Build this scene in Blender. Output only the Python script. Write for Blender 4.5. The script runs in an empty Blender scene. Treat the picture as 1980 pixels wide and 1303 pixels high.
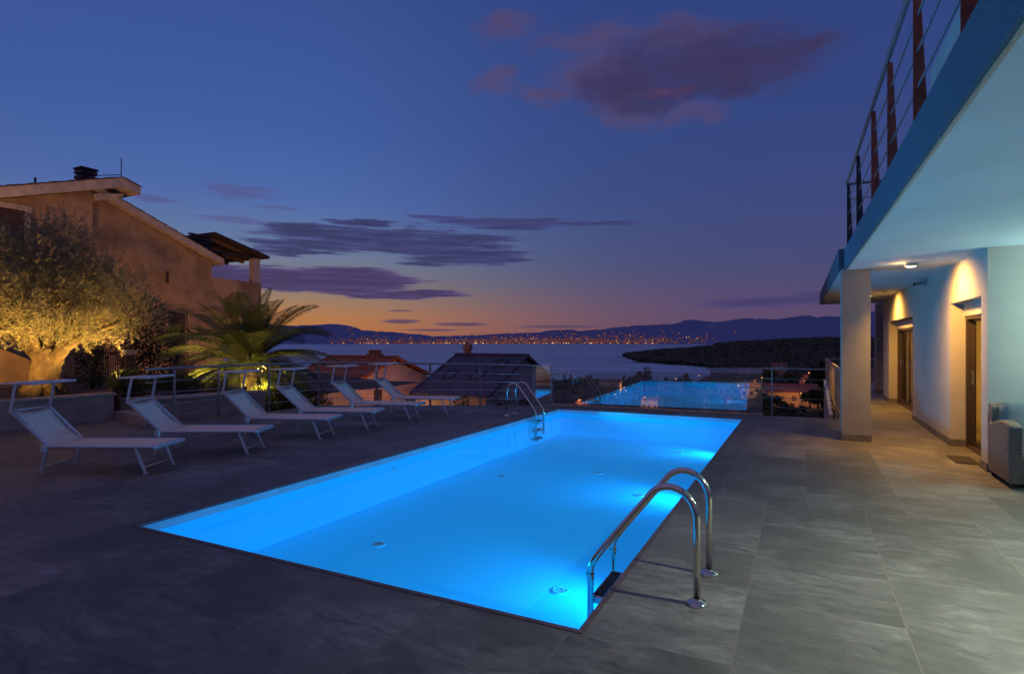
import bpy, math, random
from mathutils import Vector, Matrix, noise as mnoise
from mathutils.geometry import tessellate_polygon
random.seed(7)
R = math.radians
PI = math.pi
scene = bpy.context.scene
col = scene.collection

# ------------------------------------------------------------------ helpers
def tag(o, label=None, cat=None, group=None, kind=None):
    if label: o['label'] = label
    if cat: o['category'] = cat
    if group: o['group'] = group
    if kind: o['kind'] = kind
    return o

LOC = {}
def empty(name, loc=(0, 0, 0), rz=0.0):
    o = bpy.data.objects.new(name, None)
    col.objects.link(o)
    o.location = loc
    o.rotation_euler = (0, 0, rz)
    o.empty_display_size = 0.1
    LOC[o.name] = Vector(loc)
    return o

class MB:
    def __init__(s):
        s.v = []; s.f = []; s.sm = []
    def add(s, vs, fs, smooth=False):
        b = len(s.v)
        s.v.extend([tuple(p) for p in vs])
        for f in fs:
            s.f.append(tuple(b + i for i in f)); s.sm.append(smooth)
        return s
    def box(s, x0, x1, y0, y1, z0, z1, mat=None):
        vs = [(x0,y0,z0),(x1,y0,z0),(x1,y1,z0),(x0,y1,z0),(x0,y0,z1),(x1,y0,z1),(x1,y1,z1),(x0,y1,z1)]
        if mat is not None: vs = [mat @ Vector(p) for p in vs]
        return s.add(vs, [(0,3,2,1),(4,5,6,7),(0,1,5,4),(1,2,6,5),(2,3,7,6),(3,0,4,7)])
    def bbox(s, x0, x1, y0, y1, z0, z1, b=0.01, mat=None):
        # box with bevelled vertical and top edges
        def ring(i, z):
            return [(x0+i+b,y0+i,z),(x1-i-b,y0+i,z),(x1-i,y0+i+b,z),(x1-i,y1-i-b,z),(x1-i-b,y1-i,z),(x0+i+b,y1-i,z),(x0+i,y1-i-b,z),(x0+i,y0+i+b,z)]
        rings = [ring(b*.6, z0), ring(0, z0+b), ring(0, z1-b), ring(b*.6, z1)]
        vs = [p for r in rings for p in r]
        if mat is not None: vs = [mat @ Vector(p) for p in vs]
        fs = [tuple(range(7,-1,-1)), tuple(range(24,32))]
        for k in range(3):
            for i in range(8):
                fs.append((k*8+i, k*8+(i+1)%8, (k+1)*8+(i+1)%8, (k+1)*8+i))
        return s.add(vs, fs)
    def bar(s, a, b, w, h, up=(0,0,1)):
        a, b = Vector(a), Vector(b); d = (b-a).normalized(); u = Vector(up)
        if abs(d.dot(u)) > .98: u = Vector((0,1,0))
        sx = d.cross(u).normalized(); uz = sx.cross(d)
        vs = []
        for p in (a, b):
            for (i, j) in ((-1,-1),(1,-1),(1,1),(-1,1)):
                vs.append(p + sx*(i*w/2) + uz*(j*h/2))
        return s.add(vs, [(0,1,2,3),(7,6,5,4),(0,4,5,1),(1,5,6,2),(2,6,7,3),(3,7,4,0)])
    def tube(s, pts, r, n=8, caps=True):
        pts = [Vector(p) for p in pts]; m = len(pts)
        rs = r if isinstance(r, (list, tuple)) else [r]*m
        t0 = (pts[1]-pts[0]).normalized()
        ref = Vector((0,0,1)) if abs(t0.z) < .9 else Vector((1,0,0))
        nrm = t0.cross(ref).normalized(); vs = []
        for i, p in enumerate(pts):
            t = (pts[min(i+1,m-1)]-pts[max(i-1,0)]).normalized()
            nrm = (nrm - t*nrm.dot(t)).normalized(); bn = t.cross(nrm)
            for k in range(n):
                a = 2*PI*k/n
                vs.append(p + (nrm*math.cos(a) + bn*math.sin(a))*rs[i])
        fs = []
        for i in range(m-1):
            for k in range(n):
                fs.append((i*n+k, i*n+(k+1)%n, (i+1)*n+(k+1)%n, (i+1)*n+k))
        s.add(vs, fs, True)
        if caps:
            b = len(s.v)-m*n
            s.f.append(tuple(b+k for k in range(n-1,-1,-1))); s.sm.append(False)
            s.f.append(tuple(b+(m-1)*n+k for k in range(n))); s.sm.append(False)
        return s
    def lathe(s, prof, c=(0,0,0), n=20, smooth=True):
        vs = []; fs = []
        for (r, z) in prof:
            for k in range(n):
                a = 2*PI*k/n
                vs.append((c[0]+r*math.cos(a), c[1]+r*math.sin(a), c[2]+z))
        for i in range(len(prof)-1):
            for k in range(n):
                fs.append((i*n+k, i*n+(k+1)%n, (i+1)*n+(k+1)%n, (i+1)*n+k))
        return s.add(vs, fs, smooth)
    def prism(s, poly, z0, z1):
        n = len(poly)
        vs = [(x,y,z0) for x,y in poly]+[(x,y,z1) for x,y in poly]
        fs = [tuple(range(n-1,-1,-1)), tuple(range(n,2*n))]
        for i in range(n): fs.append((i,(i+1)%n,n+(i+1)%n,n+i))
        return s.add(vs, fs)
    def extr(s, prof, axis, a0, a1):
        # profile of 2-D points extruded along 'x' or 'y'
        n = len(prof)
        if axis == 'x': vs = [(a0,p,q) for p,q in prof]+[(a1,p,q) for p,q in prof]
        else: vs = [(p,a0,q) for p,q in prof]+[(p,a1,q) for p,q in prof]
        fs = [tuple(range(n-1,-1,-1)), tuple(range(n,2*n))]
        for i in range(n): fs.append((i,(i+1)%n,n+(i+1)%n,n+i))
        return s.add(vs, fs)
    def quad(s, a, b, c, d): return s.add([a,b,c,d], [(0,1,2,3)])
    def build(s, name, mat, parent=None, local=False):
        me = bpy.data.meshes.new(name)
        vs = s.v
        if parent is not None and not local:
            o0 = parent; off = Vector((0,0,0))
            while o0 is not None:
                off += Vector(o0.location); o0 = o0.parent
            vs = [(p[0]-off.x, p[1]-off.y, p[2]-off.z) for p in vs]
        me.from_pydata(vs, [], s.f)
        me.polygons.foreach_set('use_smooth', s.sm)
        me.materials.append(mat)
        me.update()
        o = bpy.data.objects.new(name, me)
        col.objects.link(o)
        if parent is not None: o.parent = parent
        return o

def copy_tree(o, parent=None):
    c = o.copy(); col.objects.link(c); c.parent = parent
    for ch in list(o.children): copy_tree(ch, c)
    return c

# ------------------------------------------------------------------ materials
class NT:
    def __init__(s, nt): s.nt = nt; s.n = nt.nodes; s.l = nt.links
    def __call__(s, typ, ins=None, **kw):
        nd = s.n.new(typ)
        for k, v in kw.items(): setattr(nd, k, v)
        for k, v in (ins or {}).items():
            if hasattr(v, 'is_output') or isinstance(v, bpy.types.NodeSocket): s.l.new(v, nd.inputs[k])
            else: nd.inputs[k].default_value = v
        return nd
    def math(s, op, a, b=None, c=None, clamp=False):
        nd = s.n.new('ShaderNodeMath'); nd.operation = op; nd.use_clamp = clamp
        for i, v in enumerate((a, b, c)):
            if v is None: continue
            if isinstance(v, bpy.types.NodeSocket): s.l.new(v, nd.inputs[i])
            else: nd.inputs[i].default_value = v
        return nd.outputs[0]
    def vmath(s, op, a, b=None, c=None):
        nd = s.n.new('ShaderNodeVectorMath'); nd.operation = op
        for i, v in enumerate((a, b, c)):
            if v is None: continue
            if isinstance(v, bpy.types.NodeSocket): s.l.new(v, nd.inputs[i])
            else: nd.inputs[i].default_value = v
        return nd.outputs['Value'] if op in ('DOT_PRODUCT','LENGTH') else nd.outputs[0]
    def mix(s, f, a, b):
        nd = s.n.new('ShaderNodeMix'); nd.data_type = 'RGBA'
        for i, v in ((0,f),(6,a),(7,b)):
            if isinstance(v, bpy.types.NodeSocket): s.l.new(v, nd.inputs[i])
            else: nd.inputs[i].default_value = v if i == 0 else (*v[:3], 1)
        return nd.outputs[2]
    def ramp(s, f, stops, interp='LINEAR'):
        nd = s.n.new('ShaderNodeValToRGB'); cr = nd.color_ramp; cr.interpolation = interp
        while len(cr.elements) > 1: cr.elements.remove(cr.elements[-1])
        cr.elements[0].position = stops[0][0]; cr.elements[0].color = (*stops[0][1][:3],1)
        for p, c in stops[1:]:
            e = cr.elements.new(p); e.color = (*c[:3],1)
        s.l.new(f, nd.inputs[0]); return nd.outputs[0]
    def maprange(s, v, a, b, c=0., d=1., smooth=True):
        nd = s.n.new('ShaderNodeMapRange'); nd.clamp = True
        nd.interpolation_type = 'SMOOTHSTEP' if smooth else 'LINEAR'
        s.l.new(v, nd.inputs[0])
        for i, q in enumerate((a,b,c,d)): nd.inputs[1+i].default_value = q
        return nd.outputs[0]

def newmat(name):
    m = bpy.data.materials.new(name); m.use_nodes = True
    t = NT(m.node_tree); t.n.clear()
    out = t('ShaderNodeOutputMaterial')
    return m, t, out

def pmat(name, color, rough=.6, metal=0., var=.18, scale=4., bump=0., bscale=60., color2=None, spec=.5, stretch=(1,1,1), emis=None, emis_s=0.):
    m, t, out = newmat(name)
    co = t('ShaderNodeTexCoord').outputs['Object']
    mp = t('ShaderNodeMapping', {'Vector': co, 'Scale': stretch}).outputs[0]
    nz = t('ShaderNodeTexNoise', {'Vector': mp, 'Scale': scale, 'Detail': 5., 'Roughness': .62}).outputs[0]
    c2 = color2 or tuple(min(1, c*(1+var*1.3)) for c in color)
    c1 = tuple(c*(1-var) for c in color) if color2 is None else color
    f = t.maprange(nz, .3, .7)
    cc = t.mix(f, c1, c2)
    ins = {'Base Color': cc, 'Roughness': rough, 'Metallic': metal, 'Specular IOR Level': spec}
    b = t('ShaderNodeBsdfPrincipled', ins)
    rr = t.math('ADD', t.math('MULTIPLY', nz, .2), rough-.1, clamp=True); t.l.new(rr, b.inputs['Roughness'])
    if bump:
        n2 = t('ShaderNodeTexNoise', {'Vector': mp, 'Scale': bscale, 'Detail': 4.}).outputs[0]
        bp = t('ShaderNodeBump', {'Height': n2, 'Strength': bump, 'Distance': .01}).outputs[0]
        t.l.new(bp, b.inputs['Normal'])
    if emis:
        b.inputs['Emission Color'].default_value = (*emis,1); b.inputs['Emission Strength'].default_value = emis_s
    t.l.new(b.outputs[0], out.inputs[0])
    return m

def emat(name, color, strength, sampling=True):
    m, t, out = newmat(name)
    e = t('ShaderNodeEmission', {'Color': (*color,1), 'Strength': strength})
    t.l.new(e.outputs[0], out.inputs[0])
    if not sampling: m.cycles.emission_sampling = 'NONE'
    return m

M = {}
M['white_plaster'] = pmat('white_plaster', (.47,.45,.425), .8, var=.05, scale=2.2, bump=.25, bscale=220)
M['column'] = pmat('column_plaster', (.31,.30,.285), .85, var=.07, scale=2.2, bump=.25, bscale=220)
M['soffit'] = pmat('soffit', (.62,.72,.74), .75, var=.05, scale=1.1, bump=.2, bscale=180)
M['fascia'] = pmat('fascia', (.085,.14,.19), .85, var=.22, scale=60, bump=.5, bscale=140)
M['house_plaster'] = pmat('house_plaster', (.345,.22,.12), .9, var=.32, scale=1.1, bump=.4, bscale=30)  # mottled tone stands in for shadows on the wall
M['pink_plaster'] = pmat('pink_plaster', (.62,.42,.36), .9, var=.12, scale=.8, bump=.3, bscale=20)
M['grey_plaster'] = pmat('grey_plaster', (.34,.29,.30), .9, var=.12, scale=.8, bump=.3, bscale=20)
M['pale_trim'] = pmat('pale_trim', (.52,.42,.33), .85, var=.16, scale=3, bump=.3, bscale=40)
M['ochre_wall'] = pmat('ochre_wall', (.13,.085,.042), .9, var=.25, scale=2, bump=.4, bscale=40)
M['planter_wall'] = pmat('planter_wall', (.34,.28,.235), .85, var=.15, scale=2, bump=.3, bscale=50)
M['planter_cap'] = pmat('planter_cap', (.34,.29,.24), .8, var=.15, scale=3)
M['skirting'] = pmat('skirting', (.15,.14,.13), .6, var=.25, scale=6)
M['steel'] = pmat('brushed_steel', (.55,.55,.54), .28, 1.0, var=.06, scale=20)
M['chrome'] = pmat('polished_steel', (.66,.63,.56), .12, 1.0, var=.05, scale=30)
M['rail_grey'] = pmat('rail_grey', (.30,.30,.31), .4, .7, var=.08, scale=20)
M['dark_metal'] = pmat('dark_metal', (.035,.035,.04), .5, .4, var=.15, scale=10)
M['rust_post'] = pmat('rust_post', (.30,.085,.05), .7, .1, var=.3, scale=9, bump=.2)
M['alu'] = pmat('white_aluminium', (.62,.64,.66), .38, .55, var=.05, scale=15)
M['sling'] = pmat('sling_fabric', (.92,.72,.53), .85, var=.05, scale=30, bump=.35, bscale=420)
M['frame_brown'] = pmat('frame_brown', (.075,.052,.035), .45, .3, var=.1, scale=20)
M['wood'] = pmat('beam_wood', (.22,.12,.06), .7, var=.25, scale=4, stretch=(6,1,6))
M['wood_dark'] = pmat('dark_wood', (.05,.035,.03), .7, var=.25, scale=4)
M['coping'] = pmat('coping_tile', (.13,.085,.085), .45, var=.2, scale=7)
M['rubber'] = pmat('black_rubber', (.02,.02,.022), .7, var=.1)
M['mat_fibre'] = pmat('mat_fibre', (.05,.042,.035), .95, var=.25, scale=60, bump=.5, bscale=300)
M['cushion'] = pmat('cushion_fabric', (.20,.23,.25), .9, var=.1, scale=9, bump=.4, bscale=500)
M['soil'] = pmat('soil', (.07,.055,.04), .95, var=.35, scale=3, bump=.6, bscale=20)
M['curtain'] = pmat('curtain_cloth', (.62,.50,.28), .9, var=.08, scale=3)
M['room'] = pmat('room_wall', (.60,.48,.30), .9, var=.05)
M['bark'] = pmat('olive_bark', (.028,.02,.012), .9, color2=(.07,.05,.028), scale=6.5, bump=1.0, bscale=16, stretch=(1.4,1.4,.5))
M['trunk_dark'] = pmat('trunk_dark', (.06,.045,.03), .9, var=.3, scale=3, bump=.5, bscale=20)
M['palm_trunk'] = pmat('palm_trunk', (.12,.085,.05), .95, var=.4, scale=8, bump=1., bscale=18)
M['red_wall'] = pmat('town_wall', (.34,.24,.18), .9, var=.12, scale=.4)
M['white_wall'] = pmat('town_white_wall', (.42,.36,.33), .9, var=.1, scale=.4)
M['dark_glass'] = pmat('dark_window', (.02,.018,.02), .15, var=.1)
M['shutter'] = pmat('dark_shutter', (.06,.03,.02), .6, var=.2, scale=20)
M['iron'] = pmat('wrought_iron', (.02,.017,.02), .5, .5, var=.2)
M['chimney_clay'] = pmat('chimney_clay', (.33,.15,.10), .85, var=.2, scale=5)
M['lamp_body'] = pmat('lamp_body', (.55,.55,.53), .4, .3, var=.04)
M['cam_white'] = pmat('cam_white', (.45,.47,.5), .5, var=.04)

def leafmat(name, c1, c2, trans=.25, rough=.6):
    m, t, out = newmat(name)
    g = t('ShaderNodeNewGeometry')
    rnd = g.outputs['Random Per Island']
    co = t('ShaderNodeTexCoord').outputs['Object']
    nz = t('ShaderNodeTexNoise', {'Vector': co, 'Scale': 1.4, 'Detail': 3.}).outputs[0]
    f = t.math('ADD', t.math('MULTIPLY', rnd, .6), t.math('MULTIPLY', nz, .5), clamp=True)
    cc = t.mix(f, c1, c2)
    d = t('ShaderNodeBsdfPrincipled', {'Base Color': cc, 'Roughness': rough, 'Specular IOR Level': .3})
    tr = t('ShaderNodeBsdfTranslucent', {'Color': cc})
    mx = t('ShaderNodeMixShader', {0: trans, 1: d.outputs[0], 2: tr.outputs[0]})
    t.l.new(mx.outputs[0], out.inputs[0])
    return m
M['olive_leaf'] = leafmat('olive_leaf', (.085,.095,.055), (.27,.26,.165))
M['palm_leaf'] = leafmat('palm_leaf', (.035,.055,.018), (.10,.115,.04))
M['shrub_leaf'] = leafmat('shrub_leaf', (.03,.05,.02), (.075,.10,.04))
M['tree_leaf'] = leafmat('tree_leaf', (.028,.042,.018), (.10,.115,.048), .1, .8)
M['pine_leaf'] = leafmat('pine_leaf', (.014,.022,.014), (.04,.05,.028), .1, .8)

def tile_roof_mat(name, c1, c2, rough=.75):
    m, t, out = newmat(name)
    co = t('ShaderNodeTexCoord').outputs['Object']
    v = t('ShaderNodeTexVoronoi', {'Vector': t('ShaderNodeMapping', {'Vector': co, 'Scale': (3.6,2.8,2.8)}).outputs[0], 'Scale': 1.0}, feature='F1')
    nz = t('ShaderNodeTexNoise', {'Vector': co, 'Scale': .9, 'Detail': 5.}).outputs[0]
    sep = t('ShaderNodeSeparateColor', {0: v.outputs['Color']}).outputs[0]
    f = t.math('ADD', t.math('MULTIPLY', sep, .6), t.math('MULTIPLY', nz, .45), clamp=True)
    b = t('ShaderNodeBsdfPrincipled', {'Base Color': t.mix(f, c1, c2), 'Roughness': rough, 'Specular IOR Level': .35})
    t.l.new(b.outputs[0], out.inputs[0])
    return m
M['terracotta'] = tile_roof_mat('terracotta_tiles', (.28,.065,.028), (.52,.155,.065))
M['dark_tiles'] = tile_roof_mat('dark_roof_tiles', (.045,.038,.062), (.115,.095,.14), .5)
M['town_roof'] = tile_roof_mat('town_roof_tiles', (.17,.06,.045), (.30,.12,.09))

# speckled sling fabric on the loungers' backs
def speckle():
    m, t, out = newmat('speckled_sling')
    co = t('ShaderNodeTexCoord').outputs['Object']
    v = t('ShaderNodeTexVoronoi', {'Vector': co, 'Scale': 60., 'Randomness': .8}, feature='DISTANCE_TO_EDGE').outputs[0]
    n = t('ShaderNodeTexNoise', {'Vector': co, 'Scale': 90., 'Detail': 2.}).outputs[0]
    f = t.maprange(t.math('ADD', v, t.math('MULTIPLY', n, .25)), .12, .3)
    b = t('ShaderNodeBsdfPrincipled', {'Base Color': t.mix(f, (.52,.47,.40), (.93,.85,.72)), 'Roughness': .85})
    t.l.new(b.outputs[0], out.inputs[0])
    return m
M['speckle'] = speckle()

# big stone-look porcelain tiles
def deck_mat():
    m, t, out = newmat('deck_tiles')
    co = t('ShaderNodeTexCoord').outputs['Object']
    s = t('ShaderNodeSeparateXYZ', {0: co})
    x, y = s.outputs[0], s.outputs[1]
    yy = t.math('DIVIDE', t.math('ADD', y, -2.22), .826*2)
    iy = t.math('FLOOR', yy)
    far = t.math('GREATER_THAN', y, 6.35)
    xx = t.math('ADD', t.math('DIVIDE', t.math('ADD', x, .315), .833), t.math('MULTIPLY', far, .58))
    ix = t.math('FLOOR', xx)
    fx = t.math('FRACT', xx); fy = t.math('FRACT', t.math('ADD', yy, t.math('MULTIPLY', t.math('MODULO', t.math('ABSOLUTE', ix), 2.), .5)))
    iy2 = t.math('FLOOR', t.math('ADD', yy, t.math('MULTIPLY', t.math('MODULO', t.math('ABSOLUTE', ix), 2.), .5)))
    ex = t.math('MULTIPLY', t.math('MINIMUM', fx, t.math('SUBTRACT', 1., fx)), .833)
    ey = t.math('MULTIPLY', t.math('MINIMUM', fy, t.math('SUBTRACT', 1., fy)), 1.652)
    jx = t.math('LESS_THAN', ex, .0036); jy = t.math('LESS_THAN', ey, .0022)
    joint = t.math('MAXIMUM', jx, jy)
    cid = t('ShaderNodeCombineXYZ', {0: ix, 1: iy2, 2: 0.})
    wn = t('ShaderNodeTexWhiteNoise', {0: cid.outputs[0]}, noise_dimensions='3D')
    off = t.vmath('SCALE', wn.outputs['Color'], None); off.node.inputs['Scale'].default_value = 23.
    p = t.vmath('ADD', co, off)
    # veins run roughly across the tiles, tilted a little
    rot = t('ShaderNodeMapping', {'Vector': p, 'Rotation': (0,0,R(-14)), 'Scale': (1.0,4.6,1)}).outputs[0]
    warp = t('ShaderNodeTexNoise', {'Vector': p, 'Scale': 1.7, 'Detail': 4.}).outputs['Color']
    rot2 = t.vmath('ADD', rot, t.vmath('SCALE', t.vmath('SUBTRACT', warp, (.5,.5,.5))))
    rot2.node.inputs[1].links[0].from_node.inputs['Scale'].default_value = 1.6
    n1 = t('ShaderNodeTexNoise', {'Vector': rot2, 'Scale': 2.3, 'Detail': 9., 'Roughness': .72}).outputs[0]
    n2 = t('ShaderNodeTexNoise', {'Vector': p, 'Scale': 1.3, 'Detail': 5., 'Roughness': .6}).outputs[0]
    n3 = t('ShaderNodeTexNoise', {'Vector': rot2, 'Scale': 6., 'Detail': 6., 'Roughness': .7}).outputs[0]
    base = t.ramp(n1, [(.30,(.068,.064,.061)), (.44,(.155,.146,.132)), (.55,(.21,.198,.178)), (.72,(.32,.302,.27))])
    base = t.mix(t.math('MULTIPLY', t.maprange(n2, .36, .60), .75), base, (.105,.10,.086))
    base = t.mix(t.math('MULTIPLY', t.maprange(n3, .57, .78), .34), base, (.36,.342,.31))
    base = t.mix(t.math('MULTIPLY', t.maprange(n3, .44, .30), .6), base, (.06,.06,.062))
    val = t.math('ADD', t.math('MULTIPLY', wn.outputs['Value'], .42), .79)
    base = t.mix(1., base, base)
    hs = t('ShaderNodeHueSaturation', {'Color': base, 'Value': val})
    fin = t.mix(joint, hs.outputs[0], (.20,.178,.135))
    big = t('ShaderNodeTexNoise', {'Vector': co, 'Scale': .5, 'Detail': 3.}).outputs[0]
    ro = t.math('ADD', t.math('MULTIPLY', n1, .25), t.math('ADD', t.math('MULTIPLY', big, .25), .34))
    h = t.math('SUBTRACT', t.math('MULTIPLY', n3, .25), t.math('MULTIPLY', joint, .6))
    bp = t('ShaderNodeBump', {'Height': h, 'Strength': .35, 'Distance': .006})
    b = t('ShaderNodeBsdfPrincipled', {'Base Color': fin, 'Roughness': ro, 'Normal': bp.outputs[0], 'Specular IOR Level': .35})
    t.l.new(b.outputs[0], out.inputs[0])
    return m
M['deck'] = deck_mat()

# pool liner: pale blue; even emission added for the glow of the water
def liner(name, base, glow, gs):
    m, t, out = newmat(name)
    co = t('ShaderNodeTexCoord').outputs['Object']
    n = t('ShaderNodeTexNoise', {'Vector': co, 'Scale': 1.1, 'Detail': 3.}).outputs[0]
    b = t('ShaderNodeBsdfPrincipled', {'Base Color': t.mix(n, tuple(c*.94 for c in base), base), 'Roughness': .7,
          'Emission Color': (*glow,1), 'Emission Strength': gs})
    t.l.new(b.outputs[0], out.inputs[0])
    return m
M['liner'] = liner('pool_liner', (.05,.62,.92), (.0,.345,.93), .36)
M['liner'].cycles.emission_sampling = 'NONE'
M['liner_dry'] = pmat('pool_wall_band', (.34,.66,.74), .6, var=.08, scale=4)

def water_mat():
    m, t, out = newmat('pool_water')
    co = t('ShaderNodeTexCoord').outputs['Object']
    n = t('ShaderNodeTexNoise', {'Vector': co, 'Scale': 1.6, 'Detail': 2.}).outputs[0]
    bp = t('ShaderNodeBump', {'Height': n, 'Strength': .05, 'Distance': .05})
    fr = t('ShaderNodeFresnel', {'IOR': 1.33, 'Normal': bp.outputs[0]})
    fac = t.math('MULTIPLY', fr.outputs[0], .38)
    tr = t('ShaderNodeBsdfTransparent', {'Color': (.93,.985,1,1)})
    gl = t('ShaderNodeBsdfGlossy', {'Color': (1,1,1,1), 'Roughness': .03, 'Normal': bp.outputs[0]})
    mx = t('ShaderNodeMixShader', {0: fac, 1: tr.outputs[0], 2: gl.outputs[0]})
    t.l.new(mx.outputs[0], out.inputs[0])
    return m
M['water'] = water_mat()

def glass_mat(name, ior, tint, k=1.0, rough=.0):
    m, t, out = newmat(name)
    fr = t('ShaderNodeFresnel', {'IOR': ior})
    fac = t.math('MULTIPLY', fr.outputs[0], k, clamp=True)
    tr = t('ShaderNodeBsdfTransparent', {'Color': (*tint,1)})
    gl = t('ShaderNodeBsdfGlossy', {'Color': (1,1,1,1), 'Roughness': rough})
    mx = t('ShaderNodeMixShader', {0: fac, 1: tr.outputs[0], 2: gl.outputs[0]})
    t.l.new(mx.outputs[0], out.inputs[0])
    return m
M['glass'] = glass_mat('balustrade_glass', 4.0, (.80,.90,.92))
M['door_glass'] = glass_mat('door_glass', 1.25, (.9,.9,.85))

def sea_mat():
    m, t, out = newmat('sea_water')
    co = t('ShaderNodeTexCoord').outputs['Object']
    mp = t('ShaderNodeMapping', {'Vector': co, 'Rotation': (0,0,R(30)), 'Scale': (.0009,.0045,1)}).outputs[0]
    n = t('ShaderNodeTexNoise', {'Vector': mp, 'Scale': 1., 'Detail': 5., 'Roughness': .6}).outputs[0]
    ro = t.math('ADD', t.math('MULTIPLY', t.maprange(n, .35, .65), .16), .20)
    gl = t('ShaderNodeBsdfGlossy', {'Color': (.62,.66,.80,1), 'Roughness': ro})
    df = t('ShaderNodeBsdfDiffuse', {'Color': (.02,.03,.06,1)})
    em = t('ShaderNodeEmission', {'Color': (.016,.022,.062,1), 'Strength': 1.})  # even bluish emission added to lighten the water
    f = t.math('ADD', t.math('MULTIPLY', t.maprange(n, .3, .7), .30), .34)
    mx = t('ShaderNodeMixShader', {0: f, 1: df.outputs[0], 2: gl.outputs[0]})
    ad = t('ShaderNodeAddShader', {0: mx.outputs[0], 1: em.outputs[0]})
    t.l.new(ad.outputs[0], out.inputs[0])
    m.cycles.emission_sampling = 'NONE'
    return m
M['sea'] = sea_mat()

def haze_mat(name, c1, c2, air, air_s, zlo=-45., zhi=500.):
    # far slopes and city walls, with evening haze added as flat emission
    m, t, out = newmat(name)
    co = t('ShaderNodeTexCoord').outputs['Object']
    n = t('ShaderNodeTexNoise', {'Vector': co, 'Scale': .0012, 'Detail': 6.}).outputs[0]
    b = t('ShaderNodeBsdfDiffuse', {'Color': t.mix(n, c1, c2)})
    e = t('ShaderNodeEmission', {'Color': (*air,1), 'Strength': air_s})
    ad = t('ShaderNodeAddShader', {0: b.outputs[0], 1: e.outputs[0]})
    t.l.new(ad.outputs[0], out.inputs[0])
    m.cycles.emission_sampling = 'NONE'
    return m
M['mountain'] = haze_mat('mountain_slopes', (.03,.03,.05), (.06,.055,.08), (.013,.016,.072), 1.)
M['town_far'] = haze_mat('far_city_walls', (.12,.08,.07), (.25,.16,.12), (.05,.018,.022), 1.)  # reddish emission added for the city's glow

def terrain_mat():
    m, t, out = newmat('terrain_ground')
    co = t('ShaderNodeTexCoord').outputs['Object']
    n = t('ShaderNodeTexNoise', {'Vector': co, 'Scale': .03, 'Detail': 8., 'Roughness': .7}).outputs[0]
    cc = t.ramp(n, [(.3,(.012,.016,.010)),(.5,(.03,.034,.018)),(.7,(.07,.06,.04))])
    b = t('ShaderNodeBsdfPrincipled', {'Base Color': cc, 'Roughness': .95, 'Specular IOR Level': .1})
    t.l.new(b.outputs[0], out.inputs[0])
    return m
M['terrain'] = terrain_mat()
M['forest'] = leafmat('forest_crowns', (.010,.016,.012), (.10,.105,.065), .05, .9)

def wicker_mat():
    m, t, out = newmat('grey_wicker')
    co = t('ShaderNodeTexCoord').outputs['Object']
    s = t('ShaderNodeSeparateXYZ', {0: co})
    u = t.math('MULTIPLY', t.math('ADD', s.outputs[0], s.outputs[1]), 1/.014)
    v = t.math('MULTIPLY', s.outputs[2], 1/.010)
    row = t.math('FLOOR', v)
    fv = t.math('FRACT', v)
    fu = t.math('FRACT', t.math('ADD', t.math('MULTIPLY', u, .5), t.math('MULTIPLY', t.math('MODULO', row, 2.), .5)))
    hump = t.math('MULTIPLY', t.math('SINE', t.math('MULTIPLY', fu, PI)), t.math('SINE', t.math('MULTIPLY', fv, PI)))
    wn = t('ShaderNodeTexWhiteNoise', {0: t('ShaderNodeCombineXYZ', {0: t.math('FLOOR', t.math('MULTIPLY', u, .5)), 1: row, 2: 0.}).outputs[0]}).outputs['Value']
    f = t.math('MULTIPLY', hump, t.math('ADD', t.math('MULTIPLY', wn, .5), .6), clamp=True)
    cc = t.ramp(f, [(.05,(.03,.028,.028)),(.35,(.16,.145,.14)),(1.,(.38,.37,.36))])
    bp = t('ShaderNodeBump', {'Height': hump, 'Strength': .9, 'Distance': .006})
    b = t('ShaderNodeBsdfPrincipled', {'Base Color': cc, 'Roughness': .55, 'Normal': bp.outputs[0]})
    t.l.new(b.outputs[0], out.inputs[0])
    return m
M['wicker'] = wicker_mat()

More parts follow.
